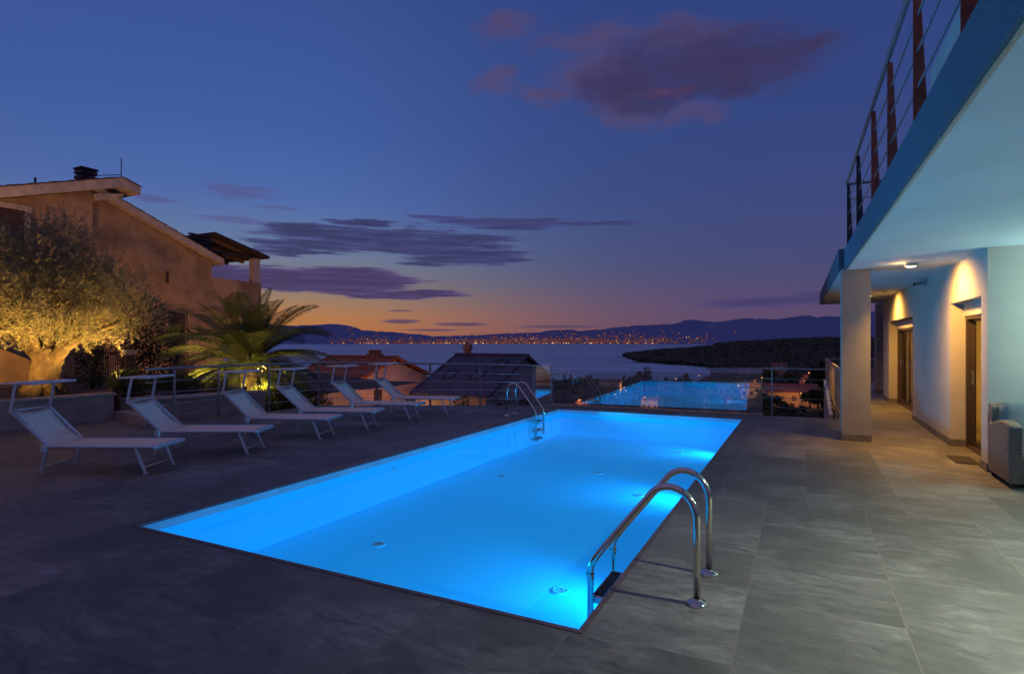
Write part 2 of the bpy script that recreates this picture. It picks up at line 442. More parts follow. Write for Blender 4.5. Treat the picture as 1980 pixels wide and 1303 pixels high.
# ------------------------------------------------------------------ sky
def world():
    w = bpy.data.worlds.new('World'); scene.world = w; w.use_nodes = True
    t = NT(w.node_tree); t.n.clear()
    out = t('ShaderNodeOutputWorld')
    d = t.vmath('NORMALIZE', t('ShaderNodeTexCoord').outputs['Generated'])
    s = t('ShaderNodeSeparateXYZ', {0: d})
    az = t.math('MULTIPLY', t.math('ARCTAN2', s.outputs[0], s.outputs[1]), 180/PI)
    el = t.math('MULTIPLY', t.math('ARCSINE', s.outputs[2]), 180/PI)
    e01 = t.math('DIVIDE', el, 45., clamp=True)
    k = lambda a: a/45.
    warm = t.ramp(e01, [(0,(.36,.125,.06)),(k(1.),(.47,.175,.055)),(k(2.4),(.44,.195,.08)),(k(3.8),(.33,.20,.125)),(k(5.5),(.22,.195,.20)),(k(8.5),(.13,.19,.33)),(k(13),(.073,.140,.39)),(k(19),(.052,.110,.35)),(k(30),(.038,.082,.285)),(k(44),(.085,.092,.27))])
    cool = t.ramp(e01, [(0,(.105,.060,.115)),(k(3),(.095,.066,.155)),(k(7),(.060,.066,.18)),(k(13),(.044,.065,.205)),(k(20),(.034,.061,.215)),(k(31),(.027,.052,.205)),(k(44),(.085,.088,.26))])  # last stop of both ramps raised: added fill from above the view
    # the afterglow is centred to the left, where the sun went down
    da = t.math('ADD', az, 49.)
    wr = t.math('POWER', 2.718, t.math('MULTIPLY', t.math('MULTIPLY', da, da), -1/(23.*23.)))
    wl = t.math('POWER', 2.718, t.math('MULTIPLY', t.math('MULTIPLY', da, da), -1/(52.*52.)))
    side = t.math('LESS_THAN', da, 0.)
    wf = t.math('ADD', t.math('MULTIPLY', wl, side), t.math('MULTIPLY', wr, t.math('SUBTRACT', 1., side)))
    c = t.mix(wf, cool, warm)
    P = t('ShaderNodeCombineXYZ', {0: az, 1: el, 2: 0.}).outputs[0]
    def field(ells, warp, amp):
        p = t.vmath('ADD', P, t.vmath('MULTIPLY', t.vmath('SUBTRACT', warp, (.5,.5,.5)), amp))
        cur = None
        for (a, e, ra, re) in ells:
            q = t.vmath('MULTIPLY_ADD', p, (1/ra,1/re,0), (-a/ra,-e/re,0))
            dd = t.vmath('DOT_PRODUCT', q, q)
            cur = dd if cur is None else t.math('MINIMUM', cur, dd)
        return cur
    ns = lambda sc, detail, st, rough=.6: t('ShaderNodeTexNoise', {'Vector': t('ShaderNodeMapping', {'Vector': P, 'Scale': st}).outputs[0], 'Scale': sc, 'Detail': detail, 'Roughness': rough})
    fluff = ns(1., 5., (.13,.30,1)); fluff2 = ns(1., 5., (.22,.5,1), .55)
    streak = ns(1., 5., (.12,1.2,1)); streak2 = ns(1., 8., (.16,2.6,1), .72)
    def over(c, ells, warp, amp, tex, tamp, lo, hi, colr, op, rim=1.6):
        f = field(ells, warp.outputs['Color'], amp)
        g = t.math('ADD', t.math('SUBTRACT', 1., f), t.math('MULTIPLY', t.math('SUBTRACT', tex.outputs[0], .5), tamp))
        m = t.math('MULTIPLY', t.maprange(g, lo, hi), op)
        if not isinstance(colr, bpy.types.NodeSocket):
            inner = t.maprange(t.math('ADD', g, t.math('MULTIPLY', t.math('SUBTRACT', tex.outputs[0], .5), tamp*.8)), lo, hi*2.4)
            colr = t.mix(inner, tuple(q*rim for q in colr), tuple(q*.92 for q in colr))
        return t.mix(m, c, colr)
    PK = [(-18.51,24.67,4.45,3.0),(-28.42,24.03,2.81,1.3),(-19.51,27.38,5.45,1.0),(-26.89,28.75,3.07,1.0),(-15.53,21.28,3.4,1.7),(-9.76,20.37,3.67,1.07),(-23.06,22.71,4.05,1.0),(-10.23,26.59,5.47,1.3)]
    DK = [(-9.76,24.34,10.4,3.0),(-3.88,23.95,7.2,2.7),(-16.02,23.25,4.8,2.2),(1.13,24.43,2.9,1.2)]
    c = over(c, PK, fluff, (8.,5.5,0), fluff2, 1.7, -.55, 1.6, (.092,.060,.140), .80, 1.05)
    c = over(c, DK, fluff, (8.,5.,0), fluff2, 1.4, -.35, 1.05, (.042,.034,.105), .96, 1.12)
    red = t.mix(t.maprange(fluff2.outputs[0], .52, .68), (.040,.034,.105), (.11,.045,.105))
    c = over(c, [(-7.,22.2,6.,1.3),(-13.,21.6,4.,1.2)], fluff, (5.,3.5,0), fluff2, 1.4, .1, 1.1, red, .75)
    D = [(-51.93,13.16,3.43,.7),(-58.24,11.84,2.27,.38),(-52.35,10.65,3.41,.36),(-48.5,12.15,2.01,.18)]
    c = over(c, D, streak, (6.,1.3,0), streak2, 2.6, -.2, 1.0, (.065,.060,.17), .6)
    S = [(-43.97,9.57,7.22,1.04),(-36.25,9.49,9.62,1.1),(-31.73,8.24,7.2,.7),(-47.62,8.53,3.65,.7),(-31.22,9.99,6.12,.45),(-41.13,11.23,2.91,.35)]
    S = [(a_,e_,ra_*1.08,re_*1.35) for a_,e_,ra_,re_ in S]
    c = over(c, S, streak, (10.,2.2,0), streak2, 3.6, -.05, .62, (.034,.036,.115), .93)
    S2 = [(-43.5,5.75,8.25,1.15),(-37.73,4.5,6.0,.45),(-48.5,5.67,4.07,1.1),(-52.5,5.6,4.0,1.1)]
    S2 = [(a_,e_,ra_*1.05,re_*1.25) for a_,e_,ra_,re_ in S2]
    c = over(c, S2, streak, (10.,1.6,0), streak2, 2.4, -.1, .5, (.050,.034,.115), .95)
    C = [(-28.16,11.59,7.64,.55),(-19.51,11.31,6.9,.27),(-25.1,11.2,5.08,.45),(-34.75,11.97,3.53,.3)]
    c = over(c, C, streak, (8.,1.0,0), streak2, 2.6, -.1, .7, (.036,.040,.13), .9)
    C2 = [(-2.59,3.54,7.5,.62),(2.71,3.91,4.5,.75)]
    c = over(c, C2, streak, (4.,.6,0), streak2, 1.1, -.1, .8, (.045,.036,.115), .85)
    H = [(-37.49,1.95,2.3,.24),(-31.73,1.68,2.9,.2),(-21.53,1.45,4.9,.2),(-34.75,1.1,3.02,.12),(-37.24,3.01,1.7,.09)]
    c = over(c, H, streak, (2.5,.28,0), streak2, .9, -.1, .6, (.085,.050,.095), .9)
    back = t.math('MULTIPLY', t.maprange(t.math('ABSOLUTE', az), 85., 130.), .8)  # brightness added behind the view to fill the near faces
    c = t.mix(back, c, (.145,.115,.245))
    below = t.maprange(el, 0., -4.)
    c = t.mix(below, c, (.03,.025,.04))
    # a dim, low-sun physical sky adds the last of the daylight
    sky = t('ShaderNodeTexSky', sky_type='NISHITA', sun_disc=False, sun_elevation=R(-2.), sun_rotation=R(-49.))
    b1 = t('ShaderNodeBackground', {'Color': c, 'Strength': 1.0})
    b2 = t('ShaderNodeBackground', {'Color': sky.outputs[0], 'Strength': .01})
    ad = t('ShaderNodeAddShader', {0: b1.outputs[0], 1: b2.outputs[0]})
    t.l.new(ad.outputs[0], out.inputs[0])
    w.cycles.sampling_method = 'MANUAL'; w.cycles.sample_map_resolution = 512
world()

# ------------------------------------------------------------------ camera
cam = bpy.data.cameras.new('camera'); co = bpy.data.objects.new('camera', cam); col.objects.link(co)
co.location = (0, 0, 1.6); co.rotation_euler = (R(90), 0, R(26.63))
cam.sensor_width = 36.; cam.lens = 36.*1121/1980.; cam.shift_y = 8.5/1980.
cam.clip_start = .05; cam.clip_end = 80000
scene.camera = co

# ------------------------------------------------------------------ terrain
def sm(a, b, x):
    q = min(1, max(0, (x-a)/(b-a))); return q*q*(3-2*q)
def T(x, y):
    r = math.hypot(x, y); a = math.degrees(math.atan2(x, y))
    k = sm(-10,-3,a); L = 260+240*k
    z = -4-41*(1-math.exp(-(r/L)**1.1))
    S = 690+3000*sm(-8.6,-5.6,a)
    if r > S: z -= (r-S)*.08
    z = max(z, -47.5)
    hs = .45*sm(-17.6,-10.5,a)+.35*sm(-11,-5,a)+.2*sm(-6,2,a)
    rc = 1850-120*sm(-17,-5,a)
    return z + 50*hs*math.exp(-((r-rc)/430)**2)
def polar(a, r): return r*math.sin(R(a)), r*math.cos(R(a))

def build_terrain():
    na, nr = 190, 110
    vs = []; fs = []
    for i in range(na+1):
        a = -80+135.*i/na
        for j in range(nr+1):
            r = 17*(4200/17)**(j/nr)
            x, y = polar(a, r)
            z = T(x, y)
            if r > 60: z += mnoise.noise((x*.012,y*.012,3.))*min(3., r*.004)
            vs.append((x,y,z-.6))
    for i in range(na):
        for j in range(nr):
            b = i*(nr+1)+j
            fs.append((b, b+1, b+nr+2, b+nr+1))
    mb = MB(); mb.add(vs, fs, True)
    tag(mb.build('terrain', M['terrain']), kind='structure')
    mb = MB(); mb.quad((-60000,-20000,-45),(60000,-20000,-45),(60000,70000,-45),(-60000,70000,-45))
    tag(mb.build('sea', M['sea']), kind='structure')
build_terrain()

# far shore: skyline heights (degrees) against azimuth
SKY = [(-75,1.5),(-66,1.9),(-60,1.7),(-51,1.65),(-47.5,1.45),(-45.,1.55),(-43.96,1.66),(-43.,1.6),(-41.8,1.38),(-41.1,1.05),(-38.6,.92),(-36.2,.72),(-34.2,.50),(-30.6,.58),(-27.2,.78),(-24.5,.86),(-22.4,1.1),(-20.8,1.16),(-20.,1.0),(-18.3,1.14),(-15.8,1.42),(-14,1.56),(-11.1,1.65),(-9.7,2.06),(-7.4,1.82),(-4.7,2.1),(-2.2,2.0),(.3,2.28),(1.1,2.1),(1.9,2.18),(3.2,2.1),(5,2.5),(10,2.6),(30,2.2),(50,2.)]
def skyl(a):
    for (a0,e0),(a1,e1) in zip(SKY, SKY[1:]):
        if a0 <= a <= a1:
            q = (a-a0)/(a1-a0); q = q*q*(3-2*q)
            return e0+(e1-e0)*q
    return 2.
R0, R1 = 10400., 16500.
def mz(a, r):
    q = (r-R0)/(R1-R0)
    hc = 1.6+R1*math.tan(R(skyl(a)))
    n = mnoise.fractal((a*.9, r*.0006, 1.), .9, 2.1, 5)
    n2 = mnoise.fractal((a*2.2, 4., 1.), .9, 2.1, 4)
    if q < 0: return -45+q*200
    q = min(q, 1)
    return -45+(hc+45+n2*18)*(q**1.25)*(1+.35*n*(1-q)*min(1, q*6))
def build_far():
    vs = []; fs = []; na, nr = 520, 26
    for i in range(na+1):
        a = -74+122.*i/na
        for j in range(nr+1):
            r = R0-300+(R1-R0+300)*j/nr
            x, y = polar(a, r); vs.append((x,y,mz(a,r)))
        x, y = polar(a, R1+1500); vs.append((x,y,-60))
    n = nr+2
    for i in range(na):
        for j in range(n-1):
            b = i*n+j; fs.append((b,b+1,b+n+1,b+n))
    mb = MB(); mb.add(vs, fs, True)
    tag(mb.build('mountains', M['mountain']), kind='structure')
    rnd = random.Random(5)
    warm1, warm2, bld = MB(), MB(), MB()
    def octa(mb, p, s):
        x,y,z = p
        mb.add([(x-s,y,z),(x+s,y,z),(x,y-s,z),(x,y+s,z),(x,y,z-s),(x,y,z+s)],
               [(0,2,5),(2,1,5),(1,3,5),(3,0,5),(2,0,4),(1,2,4),(3,1,4),(0,3,4)])
    clusters = [(-30.5,3.),(-27.5,2.2),(-24.,2.4),(-21.,2.),(-18.,2.2),(-15.2,1.6),(-33.,3.),(-39,3.5),(-42.,2.),(-12.,2.5),(-9,3.)]
    wts = [9,8,9,8,7,4,6,5,2.0,3,2]
    for k in range(1900):
        if k < 420:
            a = -44+32*rnd.random(); r = R0+rnd.random()*120
            if rnd.random() < .3+abs(a+27)/30: continue
        else:
            cc, sp = rnd.choices(clusters, wts)[0]
            a = rnd.gauss(cc, sp*.55)
            r = R0+100+abs(rnd.gauss(0, .9))*2100
            if rnd.random() < .25: r = R0+rnd.choice((500,1000,1600))+60*rnd.gauss(0,1)
        if a < -46 or a > 5: continue
        x, y = polar(a, r)
        z = mz(a, r)+14
        s = rnd.choice((4,4,5,5,6,7,9)) if k >= 420 else rnd.choice((6,7,9,12))
        octa(warm2 if rnd.random() < (.4 if k < 420 else .13) else warm1, (x,y,z), s)
        if rnd.random() < .8:
            w = rnd.uniform(14,34); h = rnd.uniform(12,34)
            bld.box(x-w, x+w, y+30, y+60, z-40, z-14+h)
    tag(warm1.build('city_lights', emat('city_light_orange', (1.,.25,.12), .46, False)), 'orange lights of the far city strung along the opposite shore', 'city lights', kind='stuff')
    tag(warm2.build('shore_lights', emat('city_light_white', (1.,.58,.32), 1.4, False)), 'brighter whitish lights along the waterfront of the far city', 'city lights', kind='stuff')
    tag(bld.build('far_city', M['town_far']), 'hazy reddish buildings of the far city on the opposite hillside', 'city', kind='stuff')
build_far()

# ------------------------------------------------------------------ deck, pool
PX0, PX1, PY0, PY1 = -5.15, -1.11, 3.04, 12.81
def build_deck():
    outer = [(-13.2,-4),(7,-4),(7,9.1),(2.9,9.1),(2.9,22.9),(.66,22.9),(.66,13.72),(-.74,13.66),(-5.68,13.50),(-10.86,10.75),(-10.95,6.62),(-12.62,6.95),(-12.72,5.0)]
    hole = [(PX0,PY0),(PX0,PY1),(PX1,PY1),(PX1,PY0)]
    tris = tessellate_polygon([[Vector((x,y,0)) for x,y in outer],[Vector((x,y,0)) for x,y in hole]])
    pts = outer+hole; mb = MB()
    fs = []
    for tr in tris:
        a,b,c = [Vector(pts[i]) for i in tr]
        fs.append(tr if (b-a).cross(c-a) > 0 else tr[::-1])
    mb.add([(x,y,0) for x,y in pts], fs)
    n = len(outer)
    for i in range(n):   # retaining walls down to the slope
        (x0,y0),(x1,y1) = outer[i], outer[(i+1)%n]
        mb.add([(x0,y0,0),(x1,y1,0),(x1,y1,-6),(x0,y0,-6)], [(3,2,1,0)])
    tag(mb.build('deck', M['deck']), kind='structure')
    # coping: thin edge trim framing the pool
    cp = MB(); w = .035
    cp.box(PX0-w, PX1+w, PY0-w, PY0, -.012, .006)
    cp.box(PX0-w, PX1+w, PY1, PY1+w, -.012, .006)
    cp.box(PX1, PX1+w, PY0, PY1, -.012, .006)
    cp.box(PX0-w, PX0, PY0, PY1, -.012, .006)
    tag(cp.build('pool_coping', M['coping']), kind='structure')
    zf, zw = -.60, -.1
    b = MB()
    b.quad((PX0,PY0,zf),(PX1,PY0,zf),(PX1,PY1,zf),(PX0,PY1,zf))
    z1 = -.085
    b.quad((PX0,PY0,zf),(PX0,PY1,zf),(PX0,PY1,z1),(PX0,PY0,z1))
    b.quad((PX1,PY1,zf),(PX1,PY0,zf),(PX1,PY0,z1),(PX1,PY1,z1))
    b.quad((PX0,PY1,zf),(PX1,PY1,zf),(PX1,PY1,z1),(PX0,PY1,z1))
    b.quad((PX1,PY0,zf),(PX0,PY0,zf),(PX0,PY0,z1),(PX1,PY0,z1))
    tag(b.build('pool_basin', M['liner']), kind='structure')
    b = MB(); z0 = -.085; z1 = -.012
    b.quad((PX0,PY0,z0),(PX0,PY1,z0),(PX0,PY1,z1),(PX0,PY0,z1))
    b.quad((PX1,PY1,z0),(PX1,PY0,z0),(PX1,PY0,z1),(PX1,PY1,z1))
    b.quad((PX0,PY1,z0),(PX1,PY1,z0),(PX1,PY1,z1),(PX0,PY1,z1))
    b.quad((PX1,PY0,z0),(PX0,PY0,z0),(PX0,PY0,z1),(PX1,PY0,z1))
    tag(b.build('pool_rim_wall', M['liner_dry']), kind='structure')
    b = MB()
    nx, ny = 16, 40
    vs = [(PX0+.001+(PX1-PX0-.002)*i/nx, PY0+.001+(PY1-PY0-.002)*j/ny, zw) for j in range(ny+1) for i in range(nx+1)]
    fs = [(j*(nx+1)+i, j*(nx+1)+i+1, (j+1)*(nx+1)+i+1, (j+1)*(nx+1)+i) for j in range(ny) for i in range(nx)]
    b.add(vs, fs, True)
    tag(b.build('pool_water', M['water']), kind='structure')
build_deck()

def light(name, typ, loc, color, power, rot=None, target=None, **kw):
    l = bpy.data.lights.new(name, typ); l.color = color; l.energy = power
    for k, v in kw.items(): setattr(l, k, v)
    o = bpy.data.objects.new(name, l); col.objects.link(o); o.location = loc
    if target is not None:
        o.rotation_euler = (Vector(target)-Vector(loc)).to_track_quat('-Z','Y').to_euler()
    elif rot: o.rotation_euler = rot
    return o

# underwater lamps in the right-hand pool wall and the round fittings on the pool floor
M['grille'] = pmat('fitting_grille', (.30,.52,.5), .4, var=.2, scale=60)
M['grille_ring'] = pmat('fitting_ring', (.20,.66,.85), .4, var=.05, emis=(.0,.45,.8), emis_s=.15)
fit_lab = [(-1.91,4.76,'nearest round pool fitting, beside the near ladder in the bright water'),
           (-2.075,8.23,'round pool fitting behind the near ladder handrails, in the middle bright patch'),
           (-2.18,11.75,'round pool fitting in the far bright patch of the pool'),
           (-4.10,4.96,'round pool fitting at the near left of the pool floor'),
           (-4.36,8.33,'round pool fitting on the left half of the pool floor, beyond the near left one'),
           (-3.05,9.32,'round pool fitting in the middle of the far half of the pool floor')]
for (x, y, lab) in fit_lab:
    t0 = tag(empty('pool_fitting', (x,y,-.6)), lab, 'pool fitting', 'round fittings on the pool floor')
    MB().lathe([(.078,0),(.078,.012),(.070,.016),(.056,.016),(.054,.010)], (x,y,-.6), 24).build('ring', M['grille_ring'], t0)
    g = MB().lathe([(.054,.009),(.001,.009)], (x,y,-.6), 24)
    for k in range(10):
        a = k*PI/5; g.box(-.048,-.02, -.006,.006, .010,.018, Matrix.Translation((x,y,-.6)) @ Matrix.Rotation(a,4,'Z'))
    g.build('grille', M['grille'], t0)
t0 = tag(empty('pool_inlet', (-5.15,6.54,-.2)), 'small pale inlet high on the left pool wall', 'pool fitting')
rot = Matrix.Translation((-5.15,6.54,-.2)) @ Matrix.Rotation(PI/2,4,'Y')
ring = MB().lathe([(.045,0),(.045,.010),(.03,.014),(.02,.005),(.001,.005)], (0,0,0), 18); ring.v = [tuple(rot @ Vector(p)) for p in ring.v]
ring.build('ring', M['grille_ring'], t0)

for (y, pw) in ((4.55,17),(8.05,22),(11.6,20)):
    light('pool_lamp_and_fill', 'SPOT', (-1.16,y+.25,-.20), (.0,.36,1.), pw*7.0, target=(-2.9,y+.2,-.60), spot_size=R(80), spot_blend=1., shadow_soft_size=.09)
    light('pool_lamp_and_fill', 'SPOT', (-1.16,y,-.28), (.0,.38,1.), pw*4.4, target=(-2.9,y+.1,-.5), spot_size=R(150), spot_blend=1., shadow_soft_size=.09)

for y, yt in ((4.4,3.3),(8.4,7.9),(12.2,12.2)):  # added lamps in the left wall, aimed up to tint the villa blue
    light('pool_lamp_and_fill', 'SPOT', (-5.10,y,-.30), (.0,.50,1.), 540, target=(1.6,yt,2.7), spot_size=R(72), spot_blend=1., shadow_soft_size=.09)

# ------------------------------------------------------------------ sun loungers
def make_lounger():
    r = empty('sun_lounger')
    W = .56
    fr = MB(); t = .014
    for y in (0, W):
        fr.tube([(-1.27,y,.315),(-1.2,y,.33),(.08,y,.335),(.125,y,.33)], .017, 8)
    fr.tube([(.125,0,.33),(.135,.02,.33),(.135,W-.02,.33),(.125,W,.33)], .019, 8)
    fr.tube([(-1.22,0,.325),(-1.22,W,.325)], .012, 6)
    fr.build('seat_frame', M['alu'], r, True)
    # seat sling with a slight sag
    def slab(path, y0, y1, th, sag, mat, name):
        mb = MB(); n = len(path); m = 7; vs = []
        for lay in (0, 1):
            for (x, z) in path:
                for j in range(m+1):
                    q = j/m
                    vs.append((x, y0+(y1-y0)*q, z-lay*th-sag*4*q*(1-q)))
        fs = []; N = n*(m+1)
        for i in range(n-1):
            for j in range(m):
                b = i*(m+1)+j
                fs.append((b,b+m+1,b+m+2,b+1)); fs.append((N+b,N+b+1,N+b+m+2,N+b+m+1))
        for i in range(n-1):
            for j in (0, m):
                b = i*(m+1)+j
                fs.append((b,b+m+1,N+b+m+1,N+b) if j else (b,N+b,N+b+m+1,b+m+1))
        for j in range(m):
            fs.append((j,j+1,N+j+1,N+j)); b = (n-1)*(m+1)+j; fs.append((b,N+b,N+b+1,b+1))
        mb.add(vs, fs, True)
        return mb.build(name, mat, r, True)
    slab([(-1.2+1.30*i/8, .347-.006*math.sin(PI*i/8)) for i in range(9)], .0, W, .012, .010, M['sling'], 'seat')
    # foot-end panel catching the pool light
    MB().bbox(.085,.15,-.012,W+.012,.305,.352,.012).build('foot_rail', M['alu'], r, True)
    back = []
    for i in range(9):
        q = i/8; x = -1.21-.455*q; z = .345+.42*q - .045*math.sin(PI*q)
        back.append((x, z))
    slab(back, .035, W-.035, .01, .022, M['speckle'], 'backrest')
    bf = MB()
    for y in (.012, W-.012):
        bf.bar((-1.20,y,.315),(-1.69,y,.765),.026,.036,(0,1,0))
    bf.tube([(-1.675,.012,.755),(-1.675,W-.012,.755)], .014, 8)
    bf.build('backrest_frame', M['alu'], r, True)
    for y in (-.012, W+.012):
        MB().lathe([(.001,-.012),(.03,-.012),(.03,.012),(.001,.012)],(0,0,0),12)
        h = MB(); h.bbox(-1.29,-1.215,y-.012,y+.012,.255,.345,.01); h.build('hinge', M['alu'], r, True)
    for y in (.015, W-.015):
        f = MB(); f.bar((-.125,y,.318),(-.002,y,.012),.02,.034,(0,1,0)); f.bbox(-.026,.02,y-.017,y+.017,0,.026,.006)
        f.build('leg', M['alu'], r, True)
        f = MB(); f.bar((-1.235,y,.30),(-1.308,y,.012),.02,.034,(0,1,0)); f.bbox(-1.33,-1.288,y-.017,y+.017,0,.026,.006)
        f.build('leg', M['alu'], r, True)
    MB().tube([(-.035,.015,.085),(-.035,W-.015,.085)], .010, 6).build('stretcher', M['alu'], r, True)
    MB().tube([(-1.288,.015,.085),(-1.288,W-.015,.085)], .010, 6).build('stretcher', M['alu'], r, True)
    for y in (-.004, W+.004):
        c = MB(); c.bar((-1.683,y,.73),(-1.615,y,1.085),.012,.032,(1,0,0)); c.build('canopy_post', M['alu'], r, True)
    cn = MB()
    cn.bbox(-1.80,-1.56,-.03,W+.03,1.078,1.092,.004)
    cn.tube([(-1.80,-.04,1.085),(-1.80,W+.04,1.085)], .011, 6); 
    cn.build('canopy', M['sling'], r, True)
    cb = MB(); cb.bbox(-1.56,-1.36,-.045,W+.06,1.074,1.104,.008)
    cb.build('canopy_bar', M['alu'], r, True)
    return r
proto = make_lounger()
lounge = [(-7.052,4.241,24,'nearest white sun lounger, standing in front of the planter with the lit olive tree'),
 (-6.983,5.619,27,'white sun lounger second from the left, its canopy in front of the dark iron gate'),
 (-7.02,7.02,20,'third white sun lounger from the left, just beneath the bright palm uplight'),
 (-7.0,8.154,22,'fourth white sun lounger from the left, before the lit right side of the palm'),
 (-7.005,9.433,17,'fifth white sun lounger, second farthest, in front of the orange-roofed house'),
 (-6.97,10.72,17,'farthest white sun lounger of the row, its foot nearest the dark-roofed house')]
for i, (x, y, a, lab) in enumerate(lounge):
    o = proto if i == 0 else copy_tree(proto)
    o.location = (x, y, 0.001); o.rotation_euler = (0, 0, R(a))
    tag(o, lab, 'sun lounger', 'white sun loungers lined up along the pool')

# ------------------------------------------------------------------ pool ladders
def ladder(name, bx, ys, s, label):
    # s = -1: handrails reach over to -x (pool on the left); s = +1: to +x
    r = tag(empty(name, (bx, (ys[0]+ys[1])/2, 0)), label, 'pool ladder')
    for y in ys:
        pts = [(0,0.0),(0,.50)]
        for k in range(1,13):       # arch
            a = PI*k/12*.80
            pts.append((.165-.165*math.cos(a), .50+.195*math.sin(a)))
        pts += [(.60,.235),(.655,.155)]
        for q in ((.672,.12),(.68,.08),(.68,-.40)): pts.append(q)
        hr = MB().tube([(bx+s*p, y, z+.004) for p, z in pts], .0215, 14)
        h = hr.build('handrail', M['chrome'], r)
        fl = MB().lathe([(.062,.0),(.062,.012),(.052,.022),(.03,.026),(.022,.034),(.022,.04)], (bx,y,.001), 22)
        fl.build('flange', M['chrome'], r)
        cl = MB().lathe([(.027,-.02),(.027,.02)], (bx+s*.68, y, .05), 12); cl.build('clamp', M['chrome'], h)
    y0, y1 = ys
    for k, z in enumerate((-.085,-.27,-.45)):
        w = .09
        st = MB().bbox(bx+s*.64-w/2, bx+s*.64+w/2, y0+.02, y1-.02, z-.05, z, .01).build('step', M['steel'], r)
        MB().bbox(bx+s*.64-w/2+.012, bx+s*.64+w/2-.012, y0+.05, y1-.05, z, z+.008, .003).build('grip', M['rubber'], st)
    return r
ladder('pool_ladder', -.575, (3.66,4.17), -1, 'shiny steel pool ladder in the foreground with two arched handrails')
ladder('pool_ladder', -5.68, (11.08,11.49), 1, 'small far steel pool ladder at the back left corner of the pool')

# ------------------------------------------------------------------ railings and glass
def lerp(a, b, q): return tuple(a[i]+(b[i]-a[i])*q for i in range(len(a)))
lrail = [(-10.55,6.35,1.09),(-10.72,7.0,1.09),(-10.80,8.0,1.09),(-10.84,9.3,1.08),(-10.74,10.72,1.075),(-9.45,11.36,1.06),(-8.25,11.93,1.05),(-7.12,12.45,1.035),(-5.95,13.08,1.0)]
rr = tag(empty('terrace_railing', (-10.7,10.5,0)), 'long grey metal railing with horizontal rods behind the sun loungers', 'railing')
MB().tube([(x,y,z) for x,y,z in lrail]+[(-5.78,13.14,.995)], .024, 10).build('handrail', M['rail_grey'], rr)
for i, (x, y, z) in enumerate(lrail):
    if i == 0: continue
    p = MB(); p.box(x-.022,x+.022,y-.014,y+.014,0.002,z-.018); p.bbox(x-.05,x+.05,y-.04,y+.04,0.001,.012,.003)
    p.build('post', M['rail_grey'], rr)
for k in range(4):
    q = .18+.2*k
    MB().tube([(x,y,z*q) for x,y,z in lrail], .0065, 6).build('rod', M['steel'], rr)

gA, gB = (-5.66,13.473), (-.775,13.642)
g = tag(empty('glass_balustrade', (-3.2,13.55,0)), 'clear glass balustrade along the far end of the pool reflecting the blue water', 'glass balustrade')
pans = [((-5.93,13.14),(-5.67,13.46)),((gA),(-3.33,13.554)),((-3.318,13.5543),(gB))]
for (a, b) in pans:
    mb = MB(); mb.quad((*a,.045),(*b,.045),(*b,1.0),(*a,1.0)); mb.build('glass_pane', M['glass'], g)
    MB().bar((*a,1.003),(*b,1.003),.012,.006).build('edge_strip', M['steel'], g)
MB().bar((*gA,.022),(*gB,.022),.05,.04).build('base_channel', M['pale_trim'], g)
MB().box(gA[0]-.012,gA[0]+.012,gA[1]-.012,gA[1]+.012,.0,1.02).build('post', M['steel'], g)

rr = tag(empty('terrace_railing', (-.1,13.65,0)), 'short grey railing of horizontal rods between the glass and the white column', 'railing')
a, b = (-.77,13.643), (.66,13.66)
MB().bar((*a,1.02),(*b,1.02),.04,.026).build('handrail', M['rail_grey'], rr)
for x in (-.59,.62):
    MB().box(x-.014,x+.014,13.63,13.66,.002,1.005).build('post', M['rail_grey'], rr)
for z in (.19,.39,.60,.80):
    MB().tube([(*a,z),(*b,z)], 0.006, 6).build('rod', M['rail_grey'], rr)

rr = tag(empty('walkway_railing', (.72,18,0)), 'beige railing of close upright bars along the far walkway', 'railing')
MB().bar((.72,14.0,1.0),(.72,22.7,1.0),.045,.04).build('handrail', M['pale_trim'], rr)
MB().bar((.72,22.7,1.0),(2.28,22.7,1.0),.045,.04).build('handrail', M['pale_trim'], rr)
MB().bar((.72,14.0,.08),(.72,22.7,.08),.03,.03).build('bottom_rail', M['pale_trim'], rr)
for k in range(44):
    y = 14.05+k*.2
    MB().box(.71,.73,y-.008,y+.008,.08,.985).build('baluster', M['pale_trim'], rr)
for z in (.2,.42,.62,.82):
    MB().tube([(.74,22.7,z),(2.28,22.7,z)], .009, 6).build('rod', M['pale_trim'], rr)
for (x,y) in ((.72,13.98),(.72,22.7),(2.26,22.7)):
    MB().box(x-.022,x+.022,y-.022,y+.022,.002,1.0).build('post', M['pale_trim'], rr)
# parapet of the stairs going down beside the walkway
rr = tag(empty('stair_parapet', (.45,14.2,0)), 'sloping grey stair panel going down beside the white column', 'stair parapet')
mb = MB(); mb.extr([(13.70,-.25),(13.70,.06),(17.3,.58),(17.3,-.3)], 'x', .50, .55)
mb.build('panel', M['planter_wall'], rr)
MB().bar((.525,13.68,.07),(.525,17.3,.59),.07,.03).build('handrail', M['alu'], rr)

